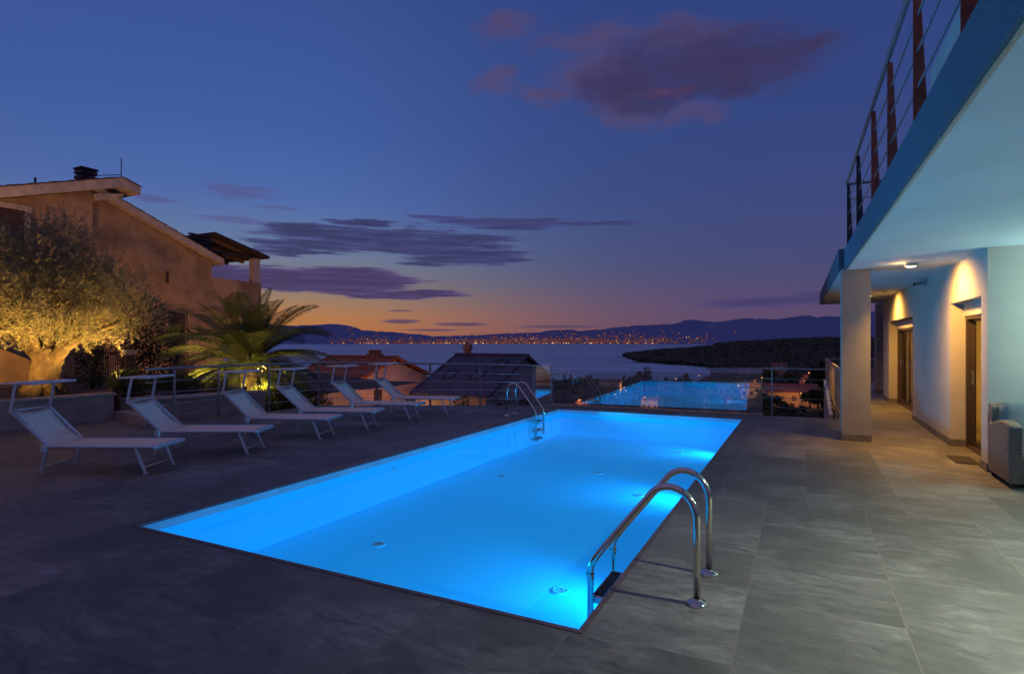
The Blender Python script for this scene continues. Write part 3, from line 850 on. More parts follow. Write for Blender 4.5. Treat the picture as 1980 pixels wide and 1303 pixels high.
# ------------------------------------------------------------------ villa
v = tag(empty('villa', (4,12,0)), 'white villa on the right with overhanging balcony slab and lit terrace doors', 'villa')
X0, X1 = 2.03, 2.33
ZT = 2.776
w = MB()
w.box(X0,7,8.98,9.27,0,ZT)                       # end wall and near pier
w.box(X0,X1,9.2705,10.98,2.18,ZT)                # lintel
w.box(X0,X1,10.98,14.39,0,ZT)
w.box(X0,X1,14.3905,18.08,2.12,ZT)
w.box(X0,X1,18.08,19.3,0,ZT)
w.build('wall', M['white_plaster'], v)
MB().box(.565,.965,10.79,11.16,0,ZT).build('column', M['column'], v)
MB().box(2.03,2.3,21.05,21.5,0,ZT).build('column', M['column'], v)
sk = MB(); h = .105; e = .014
sk.box(.565-e,.965+e,10.79-e,11.16+e,.001,h)
sk.build('skirting', M['skirting'], v)
sk = MB()
sk.box(X0-e,X0,10.98-e,14.39+e,.001,h); sk.box(X0,2.25,10.98-e,10.98,.001,h); sk.box(X0,2.25,14.39,14.39+e,.001,h)
sk.build('skirting', M['skirting'], v); sk = MB()
sk.box(X0-e,X0,18.08-e,19.3,.001,h); sk.box(X0,2.25,18.08-e,18.08,.001,h)
sk.build('skirting', M['skirting'], v); sk = MB()
sk.box(X0-e,X0,8.98-e,9.27+e,.001,h); sk.box(X0,7,8.98-e,8.98,.001,h); sk.box(X0,2.25,9.27,9.27+e,.001,h)
sk.build('skirting', M['skirting'], v)
sk = MB(); sk.box(2.03-e,2.3+e,21.05-e,21.5+e,.001,h); sk.build('skirting', M['skirting'], v)
# balcony slab: soffit with a slightly splayed front edge, fascia
def edge(y): return .603+(10.88-y)*.0108
z0, z1 = 2.756, 3.085
s = MB()
s.prism([(edge(-3)+.02,-3),(7,-3),(7,10.88),(edge(10.88)+.02,10.88)], z0, z1-.003)
s.build('balcony_slab', M['soffit'], v)
s = MB(); s.prism([(edge(-3),-3),(edge(-3)+.0195,-3),(edge(10.88)+.0195,10.88),(edge(10.88),10.88)], z0-.006, z1)
s.build('fascia', M['fascia'], v)
s = MB(); s.prism([(edge(-3)+.02,-3),(edge(-3)+.032,-3),(edge(10.88)+.032,10.86),(edge(10.88)+.02,10.86)], z0-.010, z0+.001)
s.build('drip_trim', M['pale_trim'], v)
s = MB(); s.prism([(.545,10.885),(7,10.885),(7,20.7),(.50,20.7)], z0+.004, z1-.01)
s.build('roof_slab', M['soffit'], v)
s = MB(); s.prism([(.525,10.882),(.544,10.882),(.499,20.72),(.48,20.72)], z0-.002, z1+.02)
s.prism([(.525,10.86),(.602,10.86),(.602,10.8815),(.525,10.8815)], z0-.002, z1+.02)
s.build('fascia', M['fascia'], v)
# upper storey: low white parapet behind the railing
s = MB(); s.box(1.0,7,-1.2,6.2,z1-.002,3.97); s.build('parapet', M['white_plaster'], v)
MB().box(2.6,7,5.9,9,z1-.002,5.6).build('upper_wall', M['white_plaster'], v)

def door(y0, y1, zt, label, panels):
    d = empty('terrace_door', (2.29,(y0+y1)/2,0)); d.parent = v
    d.location = Vector((2.29,(y0+y1)/2,0))-Vector(v.location)
    d['label'] = label
    f = MB(); xa, xb = 2.215, 2.295
    f.box(xa,xb,y0+.001,y0+.05,.03,zt-.2); f.box(xa,xb,y1-.05,y1-.001,.03,zt-.2)
    f.box(xa,xb+.03,y0+.001,y1-.001,0.002,.0295); f.box(xa,xb,y0+.0505,y1-.0505,zt-.25,zt-.2005)
    f.build('frame', M['frame_brown'], d)
    MB().box(2.19,2.34,y0+.0015,y1-.0015,zt-.199,zt-.0015).build('shutter_box', M['lamp_body'], d)
    xa, xb = 2.2955, 2.3235
    for (a, b, xo) in panels:
        f = MB(); a += .001; b -= .001
        f.box(xa,xb,a,a+.05,.0305,zt-.2005); f.box(xa,xb,b-.05,b,.0305,zt-.2005)
        f.box(xa+.001,xb-.001,a+.0505,b-.0505,.0305,.10); f.box(xa+.001,xb-.001,a+.0505,b-.0505,zt-.28,zt-.2005)
        so = f.build('sash', M['frame_brown'], d)
        g = MB(); g.quad((2.31,b-.0505,.101),(2.31,a+.0505,.101),(2.31,a+.0505,zt-.2805),(2.31,b-.0505,zt-.2805))
        g.build('pane', M['door_glass'], so)
        MB().box(2.270,2.295,b-.045,b-.025,.95,1.15).build('handle', M['steel'], so)
door(9.27,10.98,2.18,'near terrace door beside the armchair',[(9.32,10.12,0),(10.12,10.93,0)])
door(14.39,18.08,2.12,'far wide terrace door',[(14.44,15.65,0),(15.65,16.85,0),(16.85,18.03,0)])
# lit rooms behind the doors
rm = MB()
for (ya, yb) in ((9.4,13.4),(13.6,18.9)):
    rm.quad((5.4,ya,0),(5.4,yb,0),(5.4,yb,2.7),(5.4,ya,2.7))
    rm.quad((2.34,ya,.02),(5.4,ya,.02),(5.4,yb,.02),(2.34,yb,.02))
    rm.quad((2.34,ya,2.7),(2.34,yb,2.7),(5.4,yb,2.7),(5.4,ya,2.7))
    rm.quad((2.34,ya,0),(2.34,ya,2.7),(5.4,ya,2.7),(5.4,ya,0))
    rm.quad((2.34,yb,0),(5.4,yb,0),(5.4,yb,2.7),(2.34,yb,2.7))
rm.build('interior_wall', M['room'], v)
cu = MB()
for (ya, yb) in ((9.42,13.38),(14.42,18.88)):
    n = int((yb-ya)/.03); vs = []
    for i in range(n+1):
        y = ya+(yb-ya)*i/n; x = 2.75+.035*math.sin(i*.9)+.015*math.sin(i*.37)
        vs += [(x,y,.03),(x,y,2.3)]
    cu.add(vs, [(2*i,2*i+2,2*i+3,2*i+1) for i in range(n)], True)
cu.build('curtain', M['curtain'], v)
light('room_light', 'AREA', (2.40,12.2,1.15), (1.,.58,.13), 7, rot=(R(90),0,R(-90)), shape='RECTANGLE', size=1.2, size_y=2.0)
light('room_light', 'AREA', (3.4,16.4,2.5), (1.,.62,.16), 30, rot=(0,0,0), shape='RECTANGLE', size=1.2, size_y=3.5)

# ceiling spots under the slab
M['lens'] = emat('lamp_lens', (1.,.80,.5), 14., False)
for (x, y, lab, pw) in ((1.427,10.25,'lit square ceiling spot under the balcony, the nearer one',230),(1.425,16.47,'lit square ceiling spot over the far walkway',230)):
    c = tag(empty('ceiling_lamp', (x,y,z0)), lab, 'ceiling lamp', 'ceiling spots under the slab')
    MB().bbox(x-.075,x+.075,y-.06,y+.06,z0-.055,z0+.002,.008).build('housing', M['lamp_body'], c)
    MB().box(x-.05,x+.05,y-.04,y+.04,z0-.062,z0-.0555).build('lens', M['lens'], c)
    light('ceiling_spot', 'SPOT', (x+.06,y,z0-.07), (1.,.43,.07), pw*.5, target=(x+.75,y,z0-1.07), spot_size=R(128), spot_blend=.85, shadow_soft_size=.10)
    light('ceiling_wash', 'SPOT', (x-.05,y,z0-.075), (1.,.50,.085), pw*1.25, target=(x+.50,y,z0-1.07), spot_size=R(150), spot_blend=.8, shadow_soft_size=.05)
    light('ceiling_glow', 'POINT', (x-.12,y,z0-.10), (1.,.50,.12), 2.6, shadow_soft_size=.03)
c = tag(empty('security_camera', (2.0,12.98,2.7)), 'small pale security camera high on the villa wall between the doors', 'security camera')
MB().bbox(1.965,2.03,12.93,13.03,2.63,2.73,.012).build('bracket', M['cam_white'], c)
cb = MB().tube([(1.96,12.98,2.68),(1.84,12.88,2.65)], .035, 12); cb.build('body', M['cam_white'], c)
MB().tube([(1.842,12.882,2.6505),(1.835,12.876,2.649)], .024, 12).build('lens', M['dark_glass'], c)

# balcony railing above the fascia
rr = tag(empty('balcony_railing', (.7,6,3.085)), 'balcony railing of tapered brown posts and thin rods above the slab edge', 'railing')
HZ = 4.06
MB().tube([(edge(y)+.01,y,HZ) for y in (0.5,3,6,8.5,10.45)]+[(edge(10.5)+.03,10.49,HZ),(3.2,10.5,HZ)], .022, 10).build('handrail', M['rail_grey'], rr)
for k in range(3):
    z = z1+.25+.245*k
    MB().tube([(edge(y)+.035,y,z) for y in (0.5,5.5,10.45)]+[(edge(10.5)+.05,10.48,z),(3.2,10.48,z)], .008, 6).build('rod', M['rail_grey'], rr)
for i, y in enumerate((2.35,3.52,4.79,6.03,7.22,8.87,10.42)):
    xe = edge(y)+.008
    p = MB(); p.extr([(xe,z1+.002),(xe+.085,z1+.002),(xe+.04,HZ-.02),(xe,HZ-.02)], 'y', y-.006, y+.006)
    p.build('post', M['rust_post'] if i < 5 else M['dark_metal'], rr)
for x in (1.3,2.2,3.1):
    p = MB(); p.box(x,x+.04,10.49,10.50,z1+.002,HZ-.02); p.build('post', M['dark_metal'], rr)

# doormat
tag(MB().bbox(1.80,2.06,9.42,9.98,.001,.014,.004).build('doormat', M['mat_fibre']), 'flat brown doormat before the near terrace door', 'doormat')

# ------------------------------------------------------------------ wicker armchair
def armchair():
    r = tag(empty('wicker_armchair', (2.40,8.45,0)), 'grey wicker armchair with grey cushions by the villa end wall', 'armchair')
    xa, xb, ya, yb = 2.0, 2.92, 8.03, 8.86
    def arm(x0, x1):
        # side panel with a rounded top that dips to the back
        prof = [(ya,.05)]
        for k in range(7):
            q = k/6; prof.append((ya+.0+ .02*math.sin(q*PI/2)*0 + (0 if k==0 else (yb-ya)*q), .665+.05*math.sin(PI*min(1,q*1.15+.12)) - .06*max(0,q-.45)))
        prof.append((yb,.05))
        mb = MB(); mb.extr(prof, 'x', x0, x1); return mb
    for (x0, x1) in ((xa,xa+.13),(xb-.13,xb)):
        o = arm(x0, x1).build('arm', M['wicker'], r)
        bv = o.modifiers.new('bevel','BEVEL'); bv.width = .025; bv.segments = 3
    b = MB(); b.bbox(xa+.131,xb-.131,ya+.03,yb-.06,.06,.30,.012); b.build('base', M['wicker'], r)
    b = MB(); b.extr([(yb-.13,.30),(yb-.02,.06),(yb+.0,.06),(yb+.05,.84),(yb-.03,.86),(yb-.08,.82)], 'x', xa+.02, xb-.02)
    o = b.build('back', M['wicker'], r); bv = o.modifiers.new('bevel','BEVEL'); bv.width = .02; bv.segments = 2
    def cushion(name, x0,x1,y0,y1,z0,z1,mat=None, puff=.03):
        mb = MB(); n = 14; vs = []; fs = []
        for lay in (0,1):
            for i in range(n+1):
                for j in range(n+1):
                    u, w_ = i/n, j/n
                    e = (1-(2*u-1)**6)*(1-(2*w_-1)**6)
                    zc = (z0+z1)/2; hh = (z1-z0)/2
                    zz = zc+(1 if lay else -1)*hh*(e**.35)+ (puff*e*(.6+.4*mnoise.noise((u*3,w_*3,lay*5))) if lay else 0)
                    p = Vector((x0+(x1-x0)*u, y0+(y1-y0)*w_, zz)); vs.append(mat @ p if mat else p)
        N = (n+1)**2
        for i in range(n):
            for j in range(n):
                b_ = i*(n+1)+j
                fs.append((b_,b_+1,b_+n+2,b_+n+1)); fs.append((N+b_,N+b_+n+1,N+b_+n+2,N+b_+1))
        for i in range(n):
            for (a_,c_) in ((i,i+1),((n)*(n+1)+i,(n)*(n+1)+i+1)): fs.append((a_,c_,N+c_,N+a_))
            for (a_,c_) in ((i*(n+1),(i+1)*(n+1)),(i*(n+1)+n,(i+1)*(n+1)+n)): fs.append((a_,c_,N+c_,N+a_))
        mb.add(vs, fs, True)
        return mb.build(name, M['cushion'], r)
    cushion('seat_cushion', xa+.135, xb-.135, ya+.0, yb-.14, .305, .43)
    mt = Matrix.Translation((0,yb-.17,.40)) @ Matrix.Rotation(R(80),4,'X')
    cushion('back_cushion', xa+.09, xb-.09, .0, .49, -.09, .05, mt, .02)
    for x in (xa+.03, xb-.07):
        for y in (ya+.04, yb-.08):
            MB().box(x,x+.045,y,y+.045,0.001,.07).build('foot', M['rubber'], r)
armchair()
# lamps of the villa beyond the picture's right edge (one on the end wall, one under the slab)
light('wall_lamp', 'POINT', (3.4,8.15,1.85), (.66,1.,.88), 92, shadow_soft_size=.07)
light('soffit_lamp', 'SPOT', (2.9,3.9,2.70), (.90,1.,.80), 900, rot=(0,R(8),0), spot_size=R(128), spot_blend=.9, shadow_soft_size=.06)

# ------------------------------------------------------------------ garden on the left
g = MB(); n = 22
vs = []; fs = []
for i in range(n+1):
    for j in range(n+1):
        x = -12.95-(24.)*i/n; y = -3+21.5*j/n
        z = .47+.35*sm(-14.5,-21,x)-.45*sm(8.2,11.,y)+.05*mnoise.noise((x*.6,y*.6,0))
        vs.append((x,y,z))
for i in range(n):
    for j in range(n): b = i*(n+1)+j; fs.append((b,b+1,b+n+2,b+n+1))
g.add(vs, fs, True)
tag(g.build('garden_ground', M['soil']), kind='structure')
pw = tag(empty('planter_wall', (-12.8,2,0)), 'low grey planter wall with pale cap behind the nearest loungers', 'planter wall')
MB().prism([(-13.05,-4),(-12.72,-4),(-12.72,5.0),(-12.60,6.95),(-12.95,7.1)], -.4, .50).build('wall', M['planter_wall'], pw)
MB().prism([(-13.10,-4),(-12.68,-4),(-12.68,5.0),(-12.56,6.98),(-13.0,7.15)], .502, .545).build('cap', M['planter_cap'], pw)
pw = tag(empty('planter_wall', (-11.8,6.9,0)), 'low planked planter wall behind the railing, left of the palm', 'planter wall')
MB().prism([(-12.59,6.96),(-10.98,6.62),(-10.92,6.9),(-12.5,7.2)], -.4, .18).build('wall', M['planter_wall'], pw)
MB().prism([(-13.0,7.3),(-12.1,7.4),(-11.55,9.8),(-12.0,9.9)], -3, .36).build('wall', M['planter_wall'], pw)
MB().prism([(-13.05,7.27),(-12.06,7.37),(-11.5,9.83),(-12.04,9.95)], .362, .40).build('cap', M['planter_cap'], pw)

# ------------------------------------------------------------------ olive tree
def leaf_mesh(mb, p, d, ln, wd, rnd):
    d = d.normalized(); u = d.cross(Vector((rnd.gauss(0,1),rnd.gauss(0,1),rnd.gauss(0,1)))).normalized()
    a = p; b = p+d*ln*.5+u*wd*.5; c = p+d*ln; e = p+d*ln*.5-u*wd*.5
    mb.add([a,b,c,e], [(0,1,2,3)])
def rvec(rnd): 
    while True:
        q = Vector((rnd.uniform(-1,1),rnd.uniform(-1,1),rnd.uniform(-1,1)))
        if .05 < q.length < 1: return q.normalized()
def olive():
    rnd = random.Random(11)
    B = Vector((-14.27,6.49,.42))
    r = tag(empty('olive_tree', B), 'gnarled olive tree lit golden from below in the raised planter', 'tree')
    tr = MB()
    right = Vector((.894,.448,0)); fwd = Vector((-.448,.894,0))
    def P(x, z, f=0): return B+right*x+fwd*f+Vector((0,0,z))
    def limb(pts, rs, n=12, wob=.16):
        m = []; rr_ = []
        for i in range(len(pts)-1):
            for k in range(8):
                q = k/8; m.append(pts[i].lerp(pts[i+1], q)); rr_.append(rs[i]+(rs[i+1]-rs[i])*q)
        m.append(pts[-1]); rr_.append(rs[-1])
        b = len(tr.v); tr.tube(m, rr_, n)
        for i in range(b, len(tr.v)):
            p = Vector(tr.v[i]); q = min(range(len(m)), key=lambda a: (m[a]-p).length)
            w = 1+wob*mnoise.noise((p.x*4.5,p.y*4.5,p.z*3.))*2 + wob*1.5*mnoise.noise((p.x*11,p.y*11,p.z*8)) + wob*.8*mnoise.noise((p.x*24,p.y*24,p.z*14))
            tr.v[i] = tuple(m[q]+(p-m[q])*w)
    limb([P(0,-.1),P(0,.12),P(.02,.35),P(.02,.7),P(.0,.98),P(-.02,1.12)], [.42,.33,.26,.25,.29,.20], 40, .17)
    for (a, r0) in ((.8,.16),(2.2,.14),(3.6,.17),(5.0,.15),(5.9,.13)):
        limb([P(.12*math.cos(a),.42,.12*math.sin(a)),P(.25*math.cos(a),.14,.25*math.sin(a)),P(.44*math.cos(a),-.08,.44*math.sin(a))],[.10,r0*.8,.06],10)
    L = [[P(.08,.72),P(.45,1.06),P(.85,1.32,.05),P(1.3,1.5,.1),P(1.9,1.75,.1)],
         [P(-.10,.9),P(-.42,1.18),P(-.72,1.4),P(-1.3,1.75,.1)],
         [P(-.05,.95),P(-.1,1.3,.05),P(.12,1.65,.1),P(.15,2.3,.1),P(.2,3.0)],
         [P(.1,.95),P(.22,1.3,-.1),P(.3,1.7,-.2),P(.6,2.3,-.3)],
         [P(-.1,.95),P(-.28,1.25,-.15),P(-.35,1.7,-.25),P(-.7,2.5,-.3)],
         [P(0,.9,.1),P(.2,1.4,.4),P(.3,2.0,.8)],[P(0,.9,-.1),P(.1,1.4,-.5),P(.2,1.9,-.9)]]
    RS = [[.17,.125,.085,.06,.03],[.17,.12,.08,.03],[.15,.10,.075,.05,.02],[.13,.09,.06,.03],[.12,.085,.06,.03],[.11,.07,.03],[.11,.07,.03]]
    for pts, rs in zip(L, RS): limb(pts, rs, 10, .10)
    for k in range(70):
        src = rnd.choice(L); a = src[-2].lerp(src[-1], rnd.random()); d = rvec(rnd); d.z = abs(d.z)*.6
        tr.tube([a, a+d*.35, a+d*.75+Vector((0,0,.1))], [.022,.015,.006], 5)
    tk = tr.build('trunk', M['bark'], r)
    # crown: lobes of twigs, dense below, loose on top
    lobes = [(P(-.15,2.0),1.65,.95,1.15),(P(1.15,1.75),1.05,.62,.8),(P(-1.4,1.9),1.1,.75,.9),(P(.35,2.75),1.0,.95,.9),(P(-1.25,2.75),.95,.75,.8),
             (P(.15,3.3),.55,.62,.5),(P(-1.35,3.15),.6,.55,.5),(P(.95,2.35),.85,.65,.7),(P(-.4,2.6,-.5),.9,.8,.7),(P(1.75,1.75),.75,.42,.6),(P(1.45,2.2),.75,.55,.6),(P(.45,1.45,-.6),1.15,.42,.6),(P(-1.1,1.5,-.5),.9,.4,.6),(P(.1,1.75,-.8),1.2,.5,.5),(P(1.2,1.5,-.1),.9,.35,.6)]
    wt = [l[1]*l[2]*l[3] for l in lobes]
    cr = MB()
    for k in range(7800):
        c, rx, rz, ry = rnd.choices(lobes, wt)[0]
        d = rvec(rnd); q = rnd.random()**.42
        if rnd.random() < .13: q *= 1.16
        pos = c+right*d.x*rx*q+fwd*d.y*ry*q+Vector((0,0,d.z*rz*q))
        if mnoise.noise(tuple(pos*1.9)) < -.22 and rnd.random() < .8: continue
        if pos.z < B.z+1.16+.25*rnd.random() - .06*abs((pos-B).dot(right)): 
            if rnd.random() < .85: continue
        td = (d*.8+rvec(rnd)*.6+Vector((0,0,.35))).normalized(); ln = rnd.uniform(.16,.36)
        nl = int(ln*82)
        for j in range(nl):
            pp = pos+td*ln*j/nl
            leaf_mesh(cr, pp, (td*.6+rvec(rnd)).normalized(), rnd.uniform(.04,.066), rnd.uniform(.011,.016), rnd)
    cr.build('crown', M['olive_leaf'], r)
olive()

# ------------------------------------------------------------------ palm
def palm():
    rnd = random.Random(23)
    B = Vector((-14.1,11.4,-.15))
    r = tag(empty('palm_tree', B), 'bushy date palm behind the railing lit yellow-green from below', 'palm')
    tk = MB(); prof = []
    for k in range(26):
        prof.append((.24-.0015*k+(.03 if k%2 else 0), .045*k))
    prof.append((.02, 1.2)); tk.lathe(prof, B, 16); tk.build('trunk', M['palm_trunk'], r)
    C = B+Vector((0,0,1.15))
    def frond(az, e0, ln, curl, seed):
        q = random.Random(seed); mb = MB()
        d0 = Vector((math.cos(az),math.sin(az),0)); side0 = Vector((-math.sin(az),math.cos(az),0))
        pts = []; p = C.copy()+d0*.12; el = e0; N = 22; tw = q.uniform(-.5,.5)
        for i in range(N+1):
            pts.append(p.copy()); p = p+(d0*math.cos(el)+Vector((0,0,math.sin(el))))*(ln/N); el -= curl/N*(.4+1.3*i/N)
        mb.tube(pts, [.022*(1-.85*i/N)+.003 for i in range(N+1)], 5)
        for i in range(3, N+1):
            for h in range(2):
                qf = (i+h/2)/N
                if qf > 1: continue
                a = pts[i] if i == N else pts[i].lerp(pts[min(i+1,N)], h/2)
                t = (pts[min(i+1,N)]-pts[i-1]).normalized(); up = side0.cross(t).normalized()
                if up.z < 0: up = -up
                L = .50*math.sin(PI*min(1,.12+.86*qf))**.7*(ln/2.3)*q.uniform(.85,1.1)+.05
                for sd in (-1,1):
                    sv = (side0*math.cos(tw*qf)+up*math.sin(tw*qf)).normalized()
                    dr = (sv*sd*.78+t*.62+up*.30).normalized()
                    mid = a+dr*L*.55; end = a+(dr+Vector((0,0,-.28))).normalized()*L
                    wv = t*.0165
                    mb.add([a-wv*.6,a+wv*.6,mid+wv,mid-wv,end], [(0,1,2,3),(3,2,4)])
        mb.build('frond', M['palm_leaf'], r)
    sd = 100
    for ring, (n, e, ln, cu) in enumerate(((6,1.32,2.0,.5),(10,1.05,2.35,.8),(14,.72,2.5,1.1),(15,.36,2.45,1.25),(13,-.02,2.2,1.1),(11,-.40,1.8,.7))):
        for k in range(n):
            sd += 1
            frond(2*PI*(k+.5*(ring%2)+rnd.uniform(-.25,.25))/n, e+rnd.uniform(-.14,.14), ln*rnd.uniform(.88,1.1), cu*rnd.uniform(.8,1.2), sd)
palm()

def bush(name, c, rx, rz, n, label, cat, mat, group=None, ls=.06, lw=.03, seed=1, stem=True):
    rnd = random.Random(seed); c = Vector(c)
    r = tag(empty(name, c), label, cat, group)
    mb = MB()
    for k in range(n):
        d = rvec(rnd); q = rnd.random()**.45
        p = c+Vector((d.x*rx*q, d.y*rx*q, rz+d.z*rz*q))
        if mnoise.noise(tuple(p*3.1+Vector((seed,0,0)))) < -.25 and rnd.random() < .7: continue
        leaf_mesh(mb, p, (d+rvec(rnd)*.8), ls*rnd.uniform(.7,1.3), lw*rnd.uniform(.8,1.2), rnd)
    mb.build('foliage', mat, r)
    st = MB()
    for k in range(5):
        d = rvec(rnd); st.tube([c+Vector((0,0,-.05)), c+Vector((d.x*rx*.4,d.y*rx*.4,rz*.9)), c+Vector((d.x*rx*.7,d.y*rx*.7,rz*1.4))],[.018,.012,.004],5)
    st.build('stem', M['trunk_dark'], r)
    return r
bush('shrub', (-13.55,7.75,.38), .38, .30, 1500, 'small clipped round bush right of the olive trunk', 'shrub', M['shrub_leaf'], None, .07,.035, 3)
bush('shrub', (-17.9,10.9,.2), .95, 1.35, 3600, 'big shrub added to darken the corner between olive and palm', 'shrub', M['pine_leaf'], None, .12,.05, 9)  # added foliage that makes this corner dark
bush('shrub', (-15.4,8.0,.35), .32, .75, 1000, 'tall loose dark shrub between the olive and the iron gate', 'shrub', M['shrub_leaf'], None, .09,.04, 4)
bush('shrub', (-14.4,9.3,.2), .7, .28, 1600, 'low spreading dark shrub below the iron gate', 'shrub', M['shrub_leaf'], None, .09,.04, 5)
bush('shrub', (-13.1,11.1,-.35), .75, .38, 2600, 'yellow-green lit shrub at the foot of the palm', 'shrub', M['palm_leaf'], None, .12,.03, 6)
bush('shrub', (-12.0,11.6,-.45), .6, .36, 1800, 'small lit shrub under the right-hand palm fronds', 'shrub', M['palm_leaf'], None, .12,.03, 8)
for i, (x, y, s) in enumerate(((-7.75,12.55,.22),(-6.8,13.05,.26),(-6.35,13.4,.2),(-8.9,12.05,.18))):
    bush('edge_plant', (x,y,-.22), s, s*.95, 130, 'small leafy plant at the far deck edge below the railing', 'plant', M['shrub_leaf'], 'small plants along the far deck edge', .10,.045, 20+i)

bush('shrub', (-12.35,10.75,-.35), .62, .34, 2200, 'yellow-green lit shrub between the third and fourth loungers', 'shrub', M['palm_leaf'], None, .13,.032, 12)
# garden uplights
M['bulb'] = emat('garden_bulb', (1.,.50,.14), 12., False)
def uplight(loc, target, color, power, label, size=100):
    c = tag(empty('garden_spotlight', loc), label, 'spotlight')
    x, y, z = loc
    MB().tube([(x,y,z-.25),(x,y,z)], .012, 6).build('stake', M['dark_metal'], c)
    d = (Vector(target)-Vector(loc)).normalized(); p = Vector(loc)
    MB().tube([p, p+d*.09], [.035,.045], 12).build('head', M['dark_metal'], c)
    light('garden_beam', 'SPOT', tuple(p+d*.12), color, power, target=tuple(p+d*3), spot_size=R(size), spot_blend=.6, shadow_soft_size=.05)
GOLD = (1.,.50,.095)
uplight((-12.98,4.85,.62), (-14.1,6.3,2.4), GOLD, 860, 'garden spotlight at the near foot of the olive tree', 110)
uplight((-12.98,7.45,.62), (-13.8,6.8,2.3), GOLD, 800, 'garden spotlight to the right of the olive trunk', 110)
uplight((-15.6,4.2,.62), (-22.3,10.5,4.6), (1.,.48,.20), 820, 'added spotlight left of the olive brightening the ochre house wall', 90)  # added flood that warms the house wall
uplight((-17.6,14.2,.4), (-22.4,15.6,3.6), (1.,.48,.20), 300, 'added spotlight brightening the corner terrace of the ochre house', 110)  # another added flood, for the terrace corner
uplight((-12.95,10.35,.35), (-13.6,11.3,1.2), (1.,.64,.12), 230, 'garden spotlight at the foot of the palm', 140)
uplight((-14.9,10.3,.15), (-14.5,11.2,2.2), (1.,.64,.12), 300, 'added spotlight behind the railing brightening the left side of the palm', 130)  # second palm light, added to lift the upper fronds
# cluster of small bulbs glowing through the palm fronds
c = tag(empty('garden_lantern', (-13.15,11.05,0)), 'cluster of small glowing bulbs shining through the palm fronds', 'lantern')
MB().tube([(-13.15,11.05,-.3),(-13.15,11.05,.78)], .02, 8).build('post', M['dark_metal'], c)
for (dx, dz) in ((-.10,.86),(.0,.80),(.10,.88),(.04,.92)):
    MB().lathe([(.001,-.022),(.016,-.012),(.02,.004),(.012,.018),(.001,.022)], (-13.15+dx*.9,11.05+dx*.45,dz), 10).build('bulb', M['bulb'], c)
light('lantern_light', 'POINT', (-12.95,11.0,.34), (1.,.66,.08), 55, shadow_soft_size=.05)

# ------------------------------------------------------------------ corrugated tile roofs
def roof_sheet(a, b, c, d, pitch=.24, rows=12, amp=.03, step=.02):
    # a-b along the eave, d-c along the ridge; barrel tiles run up the slope
    a,b,c,d = map(Vector, (a,b,c,d)); mb = MB()
    nrm = (b-a).cross(d-a).normalized()
    if nrm.z < 0: nrm = -nrm
    nu = max(8, int((b-a).length/pitch)*4)
    vs = []
    lev = []
    for r_ in range(rows):
        lev += [(r_/rows, step), ((r_+1)/rows-.0015, 0.)]
    for (q, h) in lev:
        for i in range(nu+1):
            u = i/nu; p = a.lerp(b,u).lerp(d.lerp(c,u), q)
            vs.append(p+nrm*(h+amp*abs(math.sin(PI*i/4))))
    fs = []
    for j in range(len(lev)-1):
        for i in range(nu): q = j*(nu+1)+i; fs.append((q,q+1,q+nu+2,q+nu+1))
    mb.add(vs, fs, False)
    return mb

# ------------------------------------------------------------------ neighbouring house on the left
h = tag(empty('neighbour_house', (-26,11,.8)), 'ochre neighbouring house behind the olive tree with tiled roof and corner terrace', 'house')
XA, XB = -22.2, -22.5
def zl(y): return 7.13-(12.31-y)*.331         # underside of the upper roof's left slope
def zr(y): return 6.88-(y-11.6)*.392        # underside of the lower roof
w = MB()
w.extr([(-6,-1),(11.55,-1),(11.55,zl(11.55)-.02),(-6,zl(-6)-.02)], 'x', -30, XA)
w.extr([(11.552,-1),(16.35,-1),(16.35,zr(16.35)-.03),(11.552,zr(11.552)-.03)], 'x', -30, XB)
w.build('wall', M['house_plaster'], h)
# upper roof: thick pale verge boards and tiles
f = MB()
YR = 12.31; zr0 = zl(YR)
prof = [(-6.6,zl(-6.6)),(YR,zr0),(12.93,zr0-.14),(12.93,zr0+.13),(YR,zr0+.33),(-6.6,zl(-6.6)+.33)]
f.extr(prof, 'x', -31, XA+.45)
f.build('verge', M['pale_trim'], h)
rt = roof_sheet((XA+.5,-6.6,zl(-6.6)+.34),(-31,-6.6,zl(-6.6)+.34),(-31,YR,zr0+.34),(XA+.5,YR,zr0+.34), .25, 34)
r2 = roof_sheet((-31,13.0,zr0+.13),(XA+.5,13.0,zr0+.13),(XA+.5,YR,zr0+.345),(-31,YR,zr0+.345), .25, 3)
rt.add(r2.v, r2.f); rt.build('roof', M['terracotta'], h)
f = MB(); prof = [(11.56,zr(11.56)),(16.7,zr(16.7)),(16.7,zr(16.7)+.24),(11.56,zr(11.56)+.24)]
f.extr(prof, 'x', -31, XB+.32); f.build('verge', M['pale_trim'], h)
roof_sheet((-31,16.75,zr(16.75)+.25),(XB+.36,16.75,zr(16.75)+.25),(XB+.36,11.6,zr(11.6)+.25),(-31,11.6,zr(11.6)+.25), .25, 12).build('roof', M['terracotta'], h)
# moulded corbel under the upper eave
MB().extr([(11.56,6.50),(12.5,6.86),(12.5,6.96),(11.56,6.76)], 'x', -26, XA+.15).build('corbel', M['pale_trim'], h)
